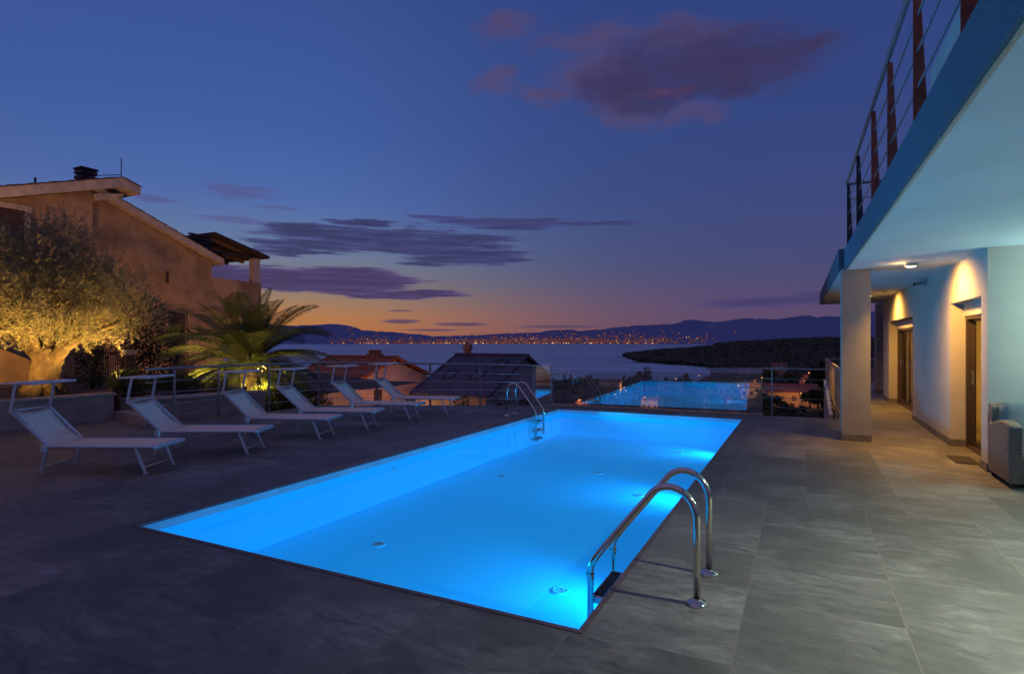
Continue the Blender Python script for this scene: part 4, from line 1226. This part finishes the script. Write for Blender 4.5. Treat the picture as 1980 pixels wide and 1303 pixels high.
# chimney
ch = MB(); cx, cy, cz = -23.6, 12.05, 7.22
ch.box(cx-.22,cx+.22,cy-.24,cy+.24,cz-.6,cz+.28)
ch.box(cx-.25,cx+.25,cy-.27,cy+.27,cz+.32,cz+.44); ch.box(cx-.25,cx+.25,cy-.27,cy+.27,cz+.50,cz+.62); ch.box(cx-.27,cx+.27,cy-.29,cy+.29,cz+.66,cz+.73)
ch.box(cx-.15,cx+.15,cy-.17,cy+.17,cz+.25,cz+.70); ch.build('chimney', M['wood_dark'], h)
MB().tube([(-21.9,12.33,7.4),(-21.9,12.34,8.18)], .018, 6).tube([(-21.9,12.33,7.58),(-21.9,11.5,7.34)], .015, 5).build('aerial', M['dark_metal'], h)
MB().tube([(-22.3,9.9,6.45),(-22.3,9.9,6.92)], .035, 6).build('vent_pipe', M['dark_metal'], h)
# window with pale stone surround, shutter half behind the olive
wf = MB(); y0,y1,zb,zt = 8.05,9.55,4.1,5.75
wf.box(XA-.02,XA+.07,y0-.16,y0,zb-.1,zt+.001); wf.box(XA-.02,XA+.07,y1,y1+.16,zb-.1,zt+.001); wf.box(XA-.02,XA+.075,y0-.18,y1+.18,zt+.0015,zt+.17); wf.box(XA-.02,XA+.10,y0-.2,y1+.2,zb-.22,zb-.101)
wf_o = wf.build('window', M['pale_trim'], h)
MB().box(XA-.01,XA+.025,y0+.001,y1-.001,zb-.1,zt).build('shutter', M['shutter'], wf_o)
# small vents and lamp on the wall
MB().box(XB,XB+.04,14.35,14.45,3.9,4.35).build('vent', M['shutter'], h)
# terrace corner: parapet, arch porch, columns
t_ = MB(); ye = 18.86
t_.box(-22.72,XB,16.352,ye,3.03,4.32); t_.box(-30,-22.722,ye-.22,ye,3.03,4.32)
t_.build('parapet', M['house_plaster'], h)
MB().box(-30,-22.73,16.352,ye-.225,3.05,3.35).build('terrace_floor', M['house_plaster'], h)
MB().box(-30,XB+.12,16.2,ye+.16,2.86,3.028).build('cornice', M['house_plaster'], h)
# arched opening below: piers with a flat-arched head
ar = MB()
yA, yB, zs, zc = 16.9, 18.35, 2.25, 2.72
ap = [(16.36,-1.),(yA,-1.),(yA,zs)]
for k in range(0,9):
    a = PI-PI*k/8; ap.append(((yA+yB)/2+(yB-yA)/2*math.cos(a)*.995, zs+(zc-zs)*math.sin(a)**.6 if 0<k<8 else zs))
ap += [(yB,-1.),(ye,-1.),(ye,2.855),(16.36,2.855)]
ar.extr(ap, 'x', -22.75, XB-.005)
ar.build('arch', M['house_plaster'], h)
MB().box(-22.80,-22.5,18.45,18.80,4.322,5.42).build('terrace_column', M['pale_trim'], h)
MB().box(-22.8,-22.55,16.36,18.9,5.40,5.52).build('beam', M['wood_dark'], h)
pz = lambda y: 6.2-(y-16.33)*.24
pg = MB()
for k in range(7):
    x = -22.75-k*1.1; pg.extr([(16.3,pz(16.3)-.26),(18.95,pz(18.95)-.26),(18.95,pz(18.95)-.12),(16.3,pz(16.3)-.12)], 'x', x-.09, x+.09)
pg.build('rafter', M['wood'], h)
MB().extr([(16.25,pz(16.25)-.118),(19.05,pz(19.05)-.118),(19.05,pz(19.05)-.0),(16.25,pz(16.25)-.0)], 'x', -30.5, -22.15).build('pergola_roof', M['wood_dark'], h)
sl = MB()
for k in range(5):
    sl.box(-22.52,-22.46,15.3,16.28,5.42+k*.14,5.50+k*.14)
sl.box(-22.55,-22.43,16.2,16.29,5.2,6.15); sl.build('slat_screen', M['dark_metal'], h)
# recessed ground-floor door, pilaster
MB().box(XB-.02,XB+.02,14.5,15.15,-.3,2.75).build('door', M['wood_dark'], h)
MB().box(XB,XB+.10,15.2,16.3,-.5,2.865).build('pilaster', M['house_plaster'], h)

# boundary wall behind the olive, gate, stair rail
bw = tag(empty('garden_wall', (-17.2,5,.6)), 'ochre garden wall behind the olive trunk, stepping down to the right', 'wall')
MB().extr([(-5,-.3),(7.9,-.3),(7.9,.95),(6.9,1.45),(6.4,1.75),(-5,1.85)], 'x', -17.5, -17.2).build('wall', M['ochre_wall'], bw)
MB().box(-17.19,-17.12,5.05,5.22,1.1,1.80).build('niche', M['wood_dark'], bw)
gt = tag(empty('iron_gate', (-17.1,10.4,.5)), 'dark wrought-iron gate between the bush and the house corner', 'gate')
gm = MB()
for k in range(26):
    gm.tube([(-17.1,8.05+k*.062,.35),(-17.1,8.05+k*.062,1.36+.10*math.sin(k*.124))], .011, 5)
gm.build('bar', M['iron'], gt)
MB().bar((-17.1,8.0,.55),(-17.1,9.68,.55),.03,.03).bar((-17.1,8.0,1.28),(-17.1,9.68,1.28),.03,.03).build('crossbar', M['iron'], gt)
MB().box(-17.22,-16.98,9.70,9.94,.0,1.22).build('post', M['wood_dark'], gt)
MB().box(-17.26,-16.94,9.66,9.98,1.222,1.36).build('post_cap', M['planter_wall'], gt)
sr = tag(empty('stair_railing', (-19.5,13.3,1)), 'dark sloping stair railing by the house wall', 'railing')
m_ = MB(); m_.bar((-19.6,12.4,2.5),(-19.6,14.2,1.5),.05,.05)
m_.build('handrail', M['iron'], sr)
m_ = MB()
for k in range(9): 
    q = k/8; m_.tube([(-19.6,12.4+1.8*q,2.5-q),(-19.6,12.4+1.8*q,1.5-q)], .012, 5)
m_.build('baluster', M['iron'], sr)

# ------------------------------------------------------------------ houses just below the deck
def low_house(name, Rx, Ry, ln, hw, zr_, ze, wallm, roofm, label, skylights=(), chim=None, win=None, oh=.35):
    # ridge from (Rx,Ry) towards -x; gable faces +x
    r = tag(empty(name, (Rx-ln/2, Ry, ze-3)), label, 'house')
    w = MB(); xw = Rx-oh; sl = (zr_-ze)/hw
    hw2 = hw-oh; zw = zr_-.14
    w.extr([(Ry-hw2,ze-5),(Ry+hw2,ze-5),(Ry+hw2,zw-sl*hw2),(Ry,zw),(Ry-hw2,zw-sl*hw2)], 'x', Rx-ln+oh, xw)
    w.build('wall', wallm, r)
    rf = roof_sheet((Rx,Ry-hw,ze),(Rx-ln,Ry-hw,ze),(Rx-ln,Ry,zr_),(Rx,Ry,zr_), .26, 18)
    b = roof_sheet((Rx-ln,Ry+hw,ze),(Rx,Ry+hw,ze),(Rx,Ry,zr_),(Rx-ln,Ry,zr_), .26, 18)
    rf.add(b.v, b.f)
    ro = rf.build('roof', roofm, r)
    for x in (Rx-.02, Rx-ln+.14):
        tr = MB()
        for sg in (-1,1): tr.bar((x-.06,Ry,zr_+.02),(x-.06,Ry+sg*hw,ze+.02),.14,.17)
        tr.build('verge_tiles', roofm, r)
    MB().tube([(Rx+.02,Ry,zr_+.05),(Rx-ln-.02,Ry,zr_+.05)], .11, 8).build('ridge_tiles', roofm, r)
    MB().bar((Rx-.1,Ry-hw-.05,ze-.04),(Rx-ln+.1,Ry-hw-.05,ze-.04),.12,.10).build('gutter', M['dark_metal'], r)
    for (dx, q, wx, wy) in skylights:
        x = Rx-dx; y = Ry-hw*q; z = zr_-(zr_-ze)*q+.06; dz = sl
        m = MB(); m.add([(x,y,z),(x-wx,y,z),(x-wx,y+wy,z+dz*wy),(x,y+wy,z+dz*wy)],[(0,1,2,3)])
        m.v += []; o = m.build('skylight', M['dark_glass'], r)
        fm = MB()
        for (p, q_) in (((x,y,z),(x-wx,y,z)),((x-wx,y,z),(x-wx,y+wy,z+dz*wy)),((x,y+wy,z+dz*wy),(x-wx,y+wy,z+dz*wy)),((x,y,z),(x,y+wy,z+dz*wy))): fm.bar(p,q_,.07,.07)
        fm.build('frame', M['dark_metal'], o)
    if chim:
        dx, cm, kind = chim; x = Rx-dx
        c = MB()
        if kind == 'pots':
            c.box(x-.55,x+.55,Ry-.25,Ry+.25,zr_-.5,zr_+.20); c.box(x-.6,x+.6,Ry-.3,Ry+.3,zr_+.2005,zr_+.27)
            co_ = c.build('chimney', cm, r)
            for k in range(5):
                MB().lathe([(.09,0),(.09,.22),(.105,.23),(.105,.27),(.06,.27)], (x-.44+.22*k,Ry,zr_+.27), 10).build('pot', cm, co_)
        else:
            c.lathe([(.24,-.4),(.24,.30),(.33,.40),(.36,.62),(.30,.80),(.16,.90),(.001,.92)], (x,Ry+.2,zr_), 14)
            c.build('chimney', cm, r)
    if win:
        for (dy, zb, ww, hh) in win:
            m = MB(); m.box(xw-.02,xw+.05,Ry+dy-ww/2,Ry+dy+ww/2,zb,zb+hh)
            o = m.build('window', M['shutter'], r)
            f = MB(); f.box(xw,xw+.07,Ry+dy-ww/2-.1,Ry+dy+ww/2+.1,zb-.12,zb-.001); f.build('sill', M['pale_trim'], o)
    return r
low_house('tiled_house', -24.94,32.24,6.3,4.25,.46,-.99,M['pink_plaster'],M['terracotta'],'pink house with orange tiled roof and row of chimney pots behind the loungers',(),(2.05,M['chimney_clay'],'pots'),[(-1.75,-2.75,.75,1.15)])
low_house('tiled_house', -16.91,36.27,5.9,5.7,.60,-1.77,M['grey_plaster'],M['dark_tiles'],'grey house with dark tiled roof and skylights beyond the far deck corner',((1.1,.33,.75,1.0),(1.9,.62,.8,1.0),(4.0,.62,.8,1.0)),(5.0,M['chimney_clay'],'round'),[(1.9,-3.9,.6,1.1)])
dl = light('lane_light', 'POINT', (-20.4,27.6,-2.6), (1.,.42,.13), 150, shadow_soft_size=.15)
light('lane_light', 'POINT', (-22.6,30.3,-3.6), (1.,.45,.16), 130, shadow_soft_size=.15)
light('lane_light', 'POINT', (-26.5,24.6,-2.4), (1.,.45,.14), 120, shadow_soft_size=.15)

# ------------------------------------------------------------------ trees on the slope
def crown_mesh(seed, conifer, n=420):
    rnd = random.Random(seed); mb = MB()
    lob = []
    for k in range(8):
        if conifer:
            z = .25+.75*k/7; lob.append((Vector((rnd.gauss(0,.04),rnd.gauss(0,.04),z)), .34*(1.08-.9*k/7), .14))
        else:
            a = rnd.random()*2*PI; q = rnd.uniform(.0,.30)
            lob.append((Vector((q*math.cos(a),q*math.sin(a),rnd.uniform(.42,.82))), rnd.uniform(.17,.28), rnd.uniform(.13,.2)))
    for k in range(n):
        c, rx, rz = rnd.choice(lob); d = rvec(rnd); q = rnd.random()**.4
        p = c+Vector((d.x*rx*q,d.y*rx*q,d.z*rz*q))
        u = rvec(rnd); v_ = u.cross(rvec(rnd)).normalized(); s = rnd.uniform(.035,.065)
        mb.add([p-u*s-v_*s*.6,p+u*s-v_*s*.6,p+u*s+v_*s*.6,p-u*s+v_*s*.6],[(0,1,2,3)])
    return mb
def tree_proto(seed, conifer):
    r = empty('conifer_tree' if conifer else 'broadleaf_tree')
    MB().tube([(0,0,-.1),(0,.01,.25),(.02,0,.5),(.01,.01,.72)],[.035,.026,.018,.008],7).build('trunk', M['trunk_dark'], r, True)
    crown_mesh(seed, conifer).build('crown', M['pine_leaf'] if conifer else M['tree_leaf'], r, True)
    return r
protos = [tree_proto(40+k, k >= 4) for k in range(6)]
used = [False]*6
def plant(a, r_, ht, kind, label, group, wide=1., dz=0):
    o = protos[kind] if not used[kind] else copy_tree(protos[kind])
    used[kind] = True
    x, y = polar(a, r_)
    o.location = (x, y, T(x,y)-.5+dz); o.scale = (ht*wide, ht*wide, ht); o.rotation_euler = (0,0,random.random()*6.28)
    tag(o, label, 'tree', group); return o
GB, GC = 'dark trees among the houses on the slope', 'dark conifers among the houses on the slope'
LB, LC = 'dark leafy tree among the small houses on the slope', 'dark pointed conifer among the small houses on the slope'
special = [(-19.0,300,17,0,1.2),(-19.9,300,15,1,1.2),(-18.2,290,14,2,1.1),(-20.9,230,13,3,1.1),(-22.0,180,11,0,1.1),(-17.2,330,13,1,1.1),(-14.2,330,17,4,1.1),(-13.6,340,19,4,1.2),
 (-11.2,420,17,2,1.2),(-10.5,430,22,5,1.2),(-9.9,430,26,4,1.3),(-9.1,440,18,3,1.2),(-7.0,420,21,0,1.3),(-6.2,400,20,1,1.3),(-5.3,380,21,2,1.3),(-4.6,360,17,3,1.3),(-15.2,420,13,2,1.2),(-16.2,430,13,3,1.1),(-12.5,450,14,0,1.2),
 (-20.3,150,9,2,1.1),(-21.4,140,9,4,1.),(.9,190,12,5,1.2),(2.4,230,16,1,1.3),(3.6,260,15,2,1.3),(-.9,280,13,3,1.3),(5.0,240,13,0,1.4),(-2.6,300,15,0,1.3),(1.6,330,17,4,1.2)]
for (a, r_, ht, kd, wd) in special:
    if r_ >= 350: ht *= .58
    elif a > -3: ht *= .8
    con = kd >= 4
    plant(a, r_, ht, kd, LC if con else LB, GC if con else GB, wd)
TH = [(-17.0,430,15,9,5,8,'long red-roofed house on the treetops left of the bay','white_wall',5),
 (-20.7,215,10,8,4.5,20,'red-roofed house low beside the dark-roofed house','red_wall',0),
 (-13.0,300,9,8,4.5,-10,'orange-lit house close behind the glass, under a lamp','white_wall',0),
 (-11.3,430,17,9,5,5,'red-brown roofed house among trees in front of the bay','red_wall',4),
 (-9.6,300,8,7,4,15,'small pale house in the blue reflection, left of the paler villa','white_wall',0),
 (-8.2,330,9,8,5,25,'pale house behind the glass with a hip of pink wall','red_wall',0),
 (-6.0,235,8,7,5.6,-5,'taller pale house in the middle of the glass reflection','white_wall',0),
 (-7.1,225,8,7,4,-12,'low pink house left of the tall pale house','red_wall',0),
 (-4.4,235,8,7,4,20,'orange-lit house at the right end of the glass','white_wall',0),
 (-1.05,165,12,9,3.2,14,'broad red-roofed house behind the railing rods','red_wall',.2),
 (-2.2,330,9,8,5,-8,'pale pinkish house above the broad red roof','white_wall',3),
 (.6,300,9,8,4.5,14,'house with warmly lit wall near the walkway railing','white_wall',2),
 (-1.9,640,14,10,6,0,'white block high behind the railing','white_wall',6),
 (-3.9,560,26,10,4.5,4,'long low pale-roofed building by the far valley','red_wall',4),
 (4.6,170,9,8,5,5,'pale house seen between the white column and the villa','white_wall',2),
 (5.4,230,10,8,5,-8,'red-roofed house seen beyond the villa walkway','red_wall',2)]
lamps = [(-18.0,340,.5),(-17.55,310,.5),(-15.7,430,.5),(-15.55,395,.0),(-14.9,430,.4),(-13.75,292,.6),(-10.85,470,6.),(-8.75,500,7.),(-.1,157,-2.4),(-5.3,190,.2),(-3.3,230,1.2),(-16.5,330,.3),(1.2,290,5.),(-19.9,212,1.5),(.5,306,3.5)]
def hides(a, r_):
    for h_ in TH:
        if abs(a-h_[0]) < math.degrees(h_[2]*.62/h_[1])+.35 and h_[1]-45 < r_ < h_[1]+9: return True
    for l_ in lamps:
        if abs(a-l_[0]) < .55 and l_[1]-70 < r_ < l_[1]+2: return True
    return False
for (a, r_, ht, kd) in ((-3.1,150,3.6,0),(-2.6,146,3.2,1),(-2.1,149,3.4,2),(-1.65,140,2.2,3),(-1.2,136,1.9,0),(.6,150,4.6,1),(1.2,152,5.4,2),(-.6,130,1.6,2),(.1,128,1.8,3),(2.1,150,6,0),(1.6,175,9,4),(-2.4,185,8,1),(-.2,188,7.5,0)):
    plant(a, r_, ht, kd, LC if kd >= 4 else LB, GC if kd >= 4 else GB, 1.5)
rnd = random.Random(77)
cnt = 0
while cnt < 105:
    a = rnd.uniform(-23, 7.5); r_ = rnd.uniform(150, 620)
    if a < -8.5 and r_ < 210: continue
    if hides(a, r_) or -3.6 < a < 1.8: continue
    kd = rnd.choice((0,1,2,3,0,1,2,4,5)); con = kd >= 4
    ht = rnd.uniform(6,11)
    plant(a, r_, ht, kd, LC if con else LB, GC if con else GB, rnd.uniform(1.,1.4)); cnt += 1
for k in range(46):
    a = rnd.uniform(-9,7.5); r_ = rnd.uniform(60,140)
    if hides(a, r_): continue
    kd = rnd.choice((0,1,2,3)); 
    plant(a, r_, rnd.uniform(1.8,2.8), kd, LB, GB, 1.5)

# woods of the headland and the far valley: one mass of crowns
def woods():
    rnd = random.Random(9); mb = MB()
    t = (1+5**.5)/2
    ico = [Vector(p).normalized() for p in ((-1,t,0),(1,t,0),(-1,-t,0),(1,-t,0),(0,-1,t),(0,1,t),(0,-1,-t),(0,1,-t),(t,0,-1),(t,0,1),(-t,0,-1),(-t,0,1))]
    fc = [(0,11,5),(0,5,1),(0,1,7),(0,7,10),(0,10,11),(1,5,9),(5,11,4),(11,10,2),(10,7,6),(7,1,8),(3,9,4),(3,4,2),(3,2,6),(3,6,8),(3,8,9),(4,9,5),(2,4,11),(6,2,10),(8,6,7),(9,8,1)]
    n = 0
    while n < 9000:
        a = rnd.uniform(-17.6, 12); r_ = rnd.uniform(480, 2100)
        if r_ < 1000 and a < -7.0: continue
        x, y = polar(a, r_); z = T(x, y)
        if z < -43.6: continue
        if r_ < 1100 and rnd.random() < .35: continue
        s = rnd.uniform(3.2,6.2)*(1 if r_ > 900 else .8)
        c = Vector((x,y,z+s*.5)); sq = rnd.uniform(.7,1.25)
        mb.add([c+Vector((p.x*s*rnd.uniform(.7,1.2),p.y*s*rnd.uniform(.7,1.2),p.z*s*sq*rnd.uniform(.7,1.2))) for p in ico], fc)
        n += 1
    tag(mb.build('woodland', M['forest']), 'dark woods covering the headland and valley beyond the town', 'woodland', kind='stuff')
woods()
# shoreline strip of the headland
# ------------------------------------------------------------------ town houses
def town_house(a, r_, L, W, H, rz, label, wallm, lit=None, roofm=None, dz=0, balcony=False):
    x, y = polar(a, r_); z = T(x,y)+dz
    rr_ = empty('town_house', (x,y,z), R(rz))
    tag(rr_, label, 'house')
    MB().box(-L/2,L/2,-W/2,W/2,-3,H).add([(-L/2,-W/2,H),(-L/2,W/2,H),(-L/2,0,H+W*.2)],[(0,2,1)]).add([(L/2,-W/2,H),(L/2,W/2,H),(L/2,0,H+W*.2)],[(0,1,2)]).build('wall', wallm, rr_, True)
    o = .5
    m = roof_sheet((-L/2-o,-W/2-o,H-.2*o),(L/2+o,-W/2-o,H-.2*o),(L/2+o,0,H+W*.2+.05),(-L/2-o,0,H+W*.2+.05), .9, 5, .08, .05)
    b = roof_sheet((L/2+o,W/2+o,H-.2*o),(-L/2-o,W/2+o,H-.2*o),(-L/2-o,0,H+W*.2+.05),(L/2+o,0,H+W*.2+.05), .9, 5, .08, .05)
    m.add(b.v, b.f); ro = m.build('roof', roofm or M['town_roof'], rr_, True)
    MB().box(L*.2,L*.2+.7,-.4,.4,H+W*.1,H+W*.2+1.1).build('chimney', M['chimney_clay'], ro, True)
    for fl in range(max(1, int(H//2.8))):
        for k in range(3):
            xx = -L/2+L*(k+.5)/3; zz = 1.0+fl*2.8
            wn = MB().box(xx-.55,xx+.55,-W/2-.06,-W/2+.02,zz,zz+1.3).build('window', M['shutter'] if (k+fl) % 3 else M['dark_glass'], rr_, True)
    for k in range(2):
        yy = -W/2+W*(k+.5)/2
        MB().box(L/2-.02,L/2+.06,yy-.5,yy+.5,1.,2.3).build('window', M['shutter'], rr_, True)
    return rr_
for (a, r_, L, W, H, rz, lab, mt, dz) in TH:
    town_house(a, r_, L, W, H, rz, lab, M[mt], dz=dz)

# street lamps of the town
M['town_bulb'] = emat('street_lamp_bulb', (1.,.40,.09), 2.6, False)
GL = 'street lamps of the town below'
lp = None
for i, (a, r_, dz) in enumerate(lamps):
    x, y = polar(a, r_); z = T(x,y)+dz
    s = max(.22, r_*.00085)
    if lp is None:
        lp = empty('street_lamp')
        MB().tube([(0,0,-3),(0,0,5.3),(0,-.3,5.55),(0,-.9,5.6)], .07, 6).build('pole', M['dark_metal'], lp, True)
        lb_ = MB().lathe([(.001,-1),(.7,-.7),(1,0),(.7,.7),(.001,1)], (0,0,0), 10).build('bulb', M['town_bulb'], lp, True); lb_.location = (0,-1.,5.5)
        lp.children
        o = lp
    else: o = copy_tree(lp)
    o.location = (x,y,z); o.rotation_euler = (0,0,R(-a))
    for c_ in o.children:
        if c_.name.startswith('bulb'): c_.scale = (s,s,s)
    tag(o, 'small orange street lamp glowing among the dark trees and houses', 'street lamp', GL)
    if i in (0,1,2,3,5,6,8,9,10,12,13):
        light('street_light', 'POINT', (x+.3*math.sin(R(a)), y-1.2, z+5.0), (1.,.40,.09), 1000 if i == 8 else 2100, shadow_soft_size=.3)

# ------------------------------------------------------------------ render settings
scene.view_settings.view_transform = 'Standard'; scene.view_settings.look = 'None'; scene.view_settings.exposure = 0
scene.cycles.use_denoising = True
try: scene.cycles.denoiser = 'OPENIMAGEDENOISE'
except Exception: pass
scene.cycles.max_bounces = 7; scene.cycles.diffuse_bounces = 3; scene.cycles.glossy_bounces = 4; scene.cycles.transparent_max_bounces = 16
scene.cycles.sample_clamp_indirect = 6.
scene.cycles.caustics_reflective = False; scene.cycles.caustics_refractive = False
scene.cycles.use_light_tree = True
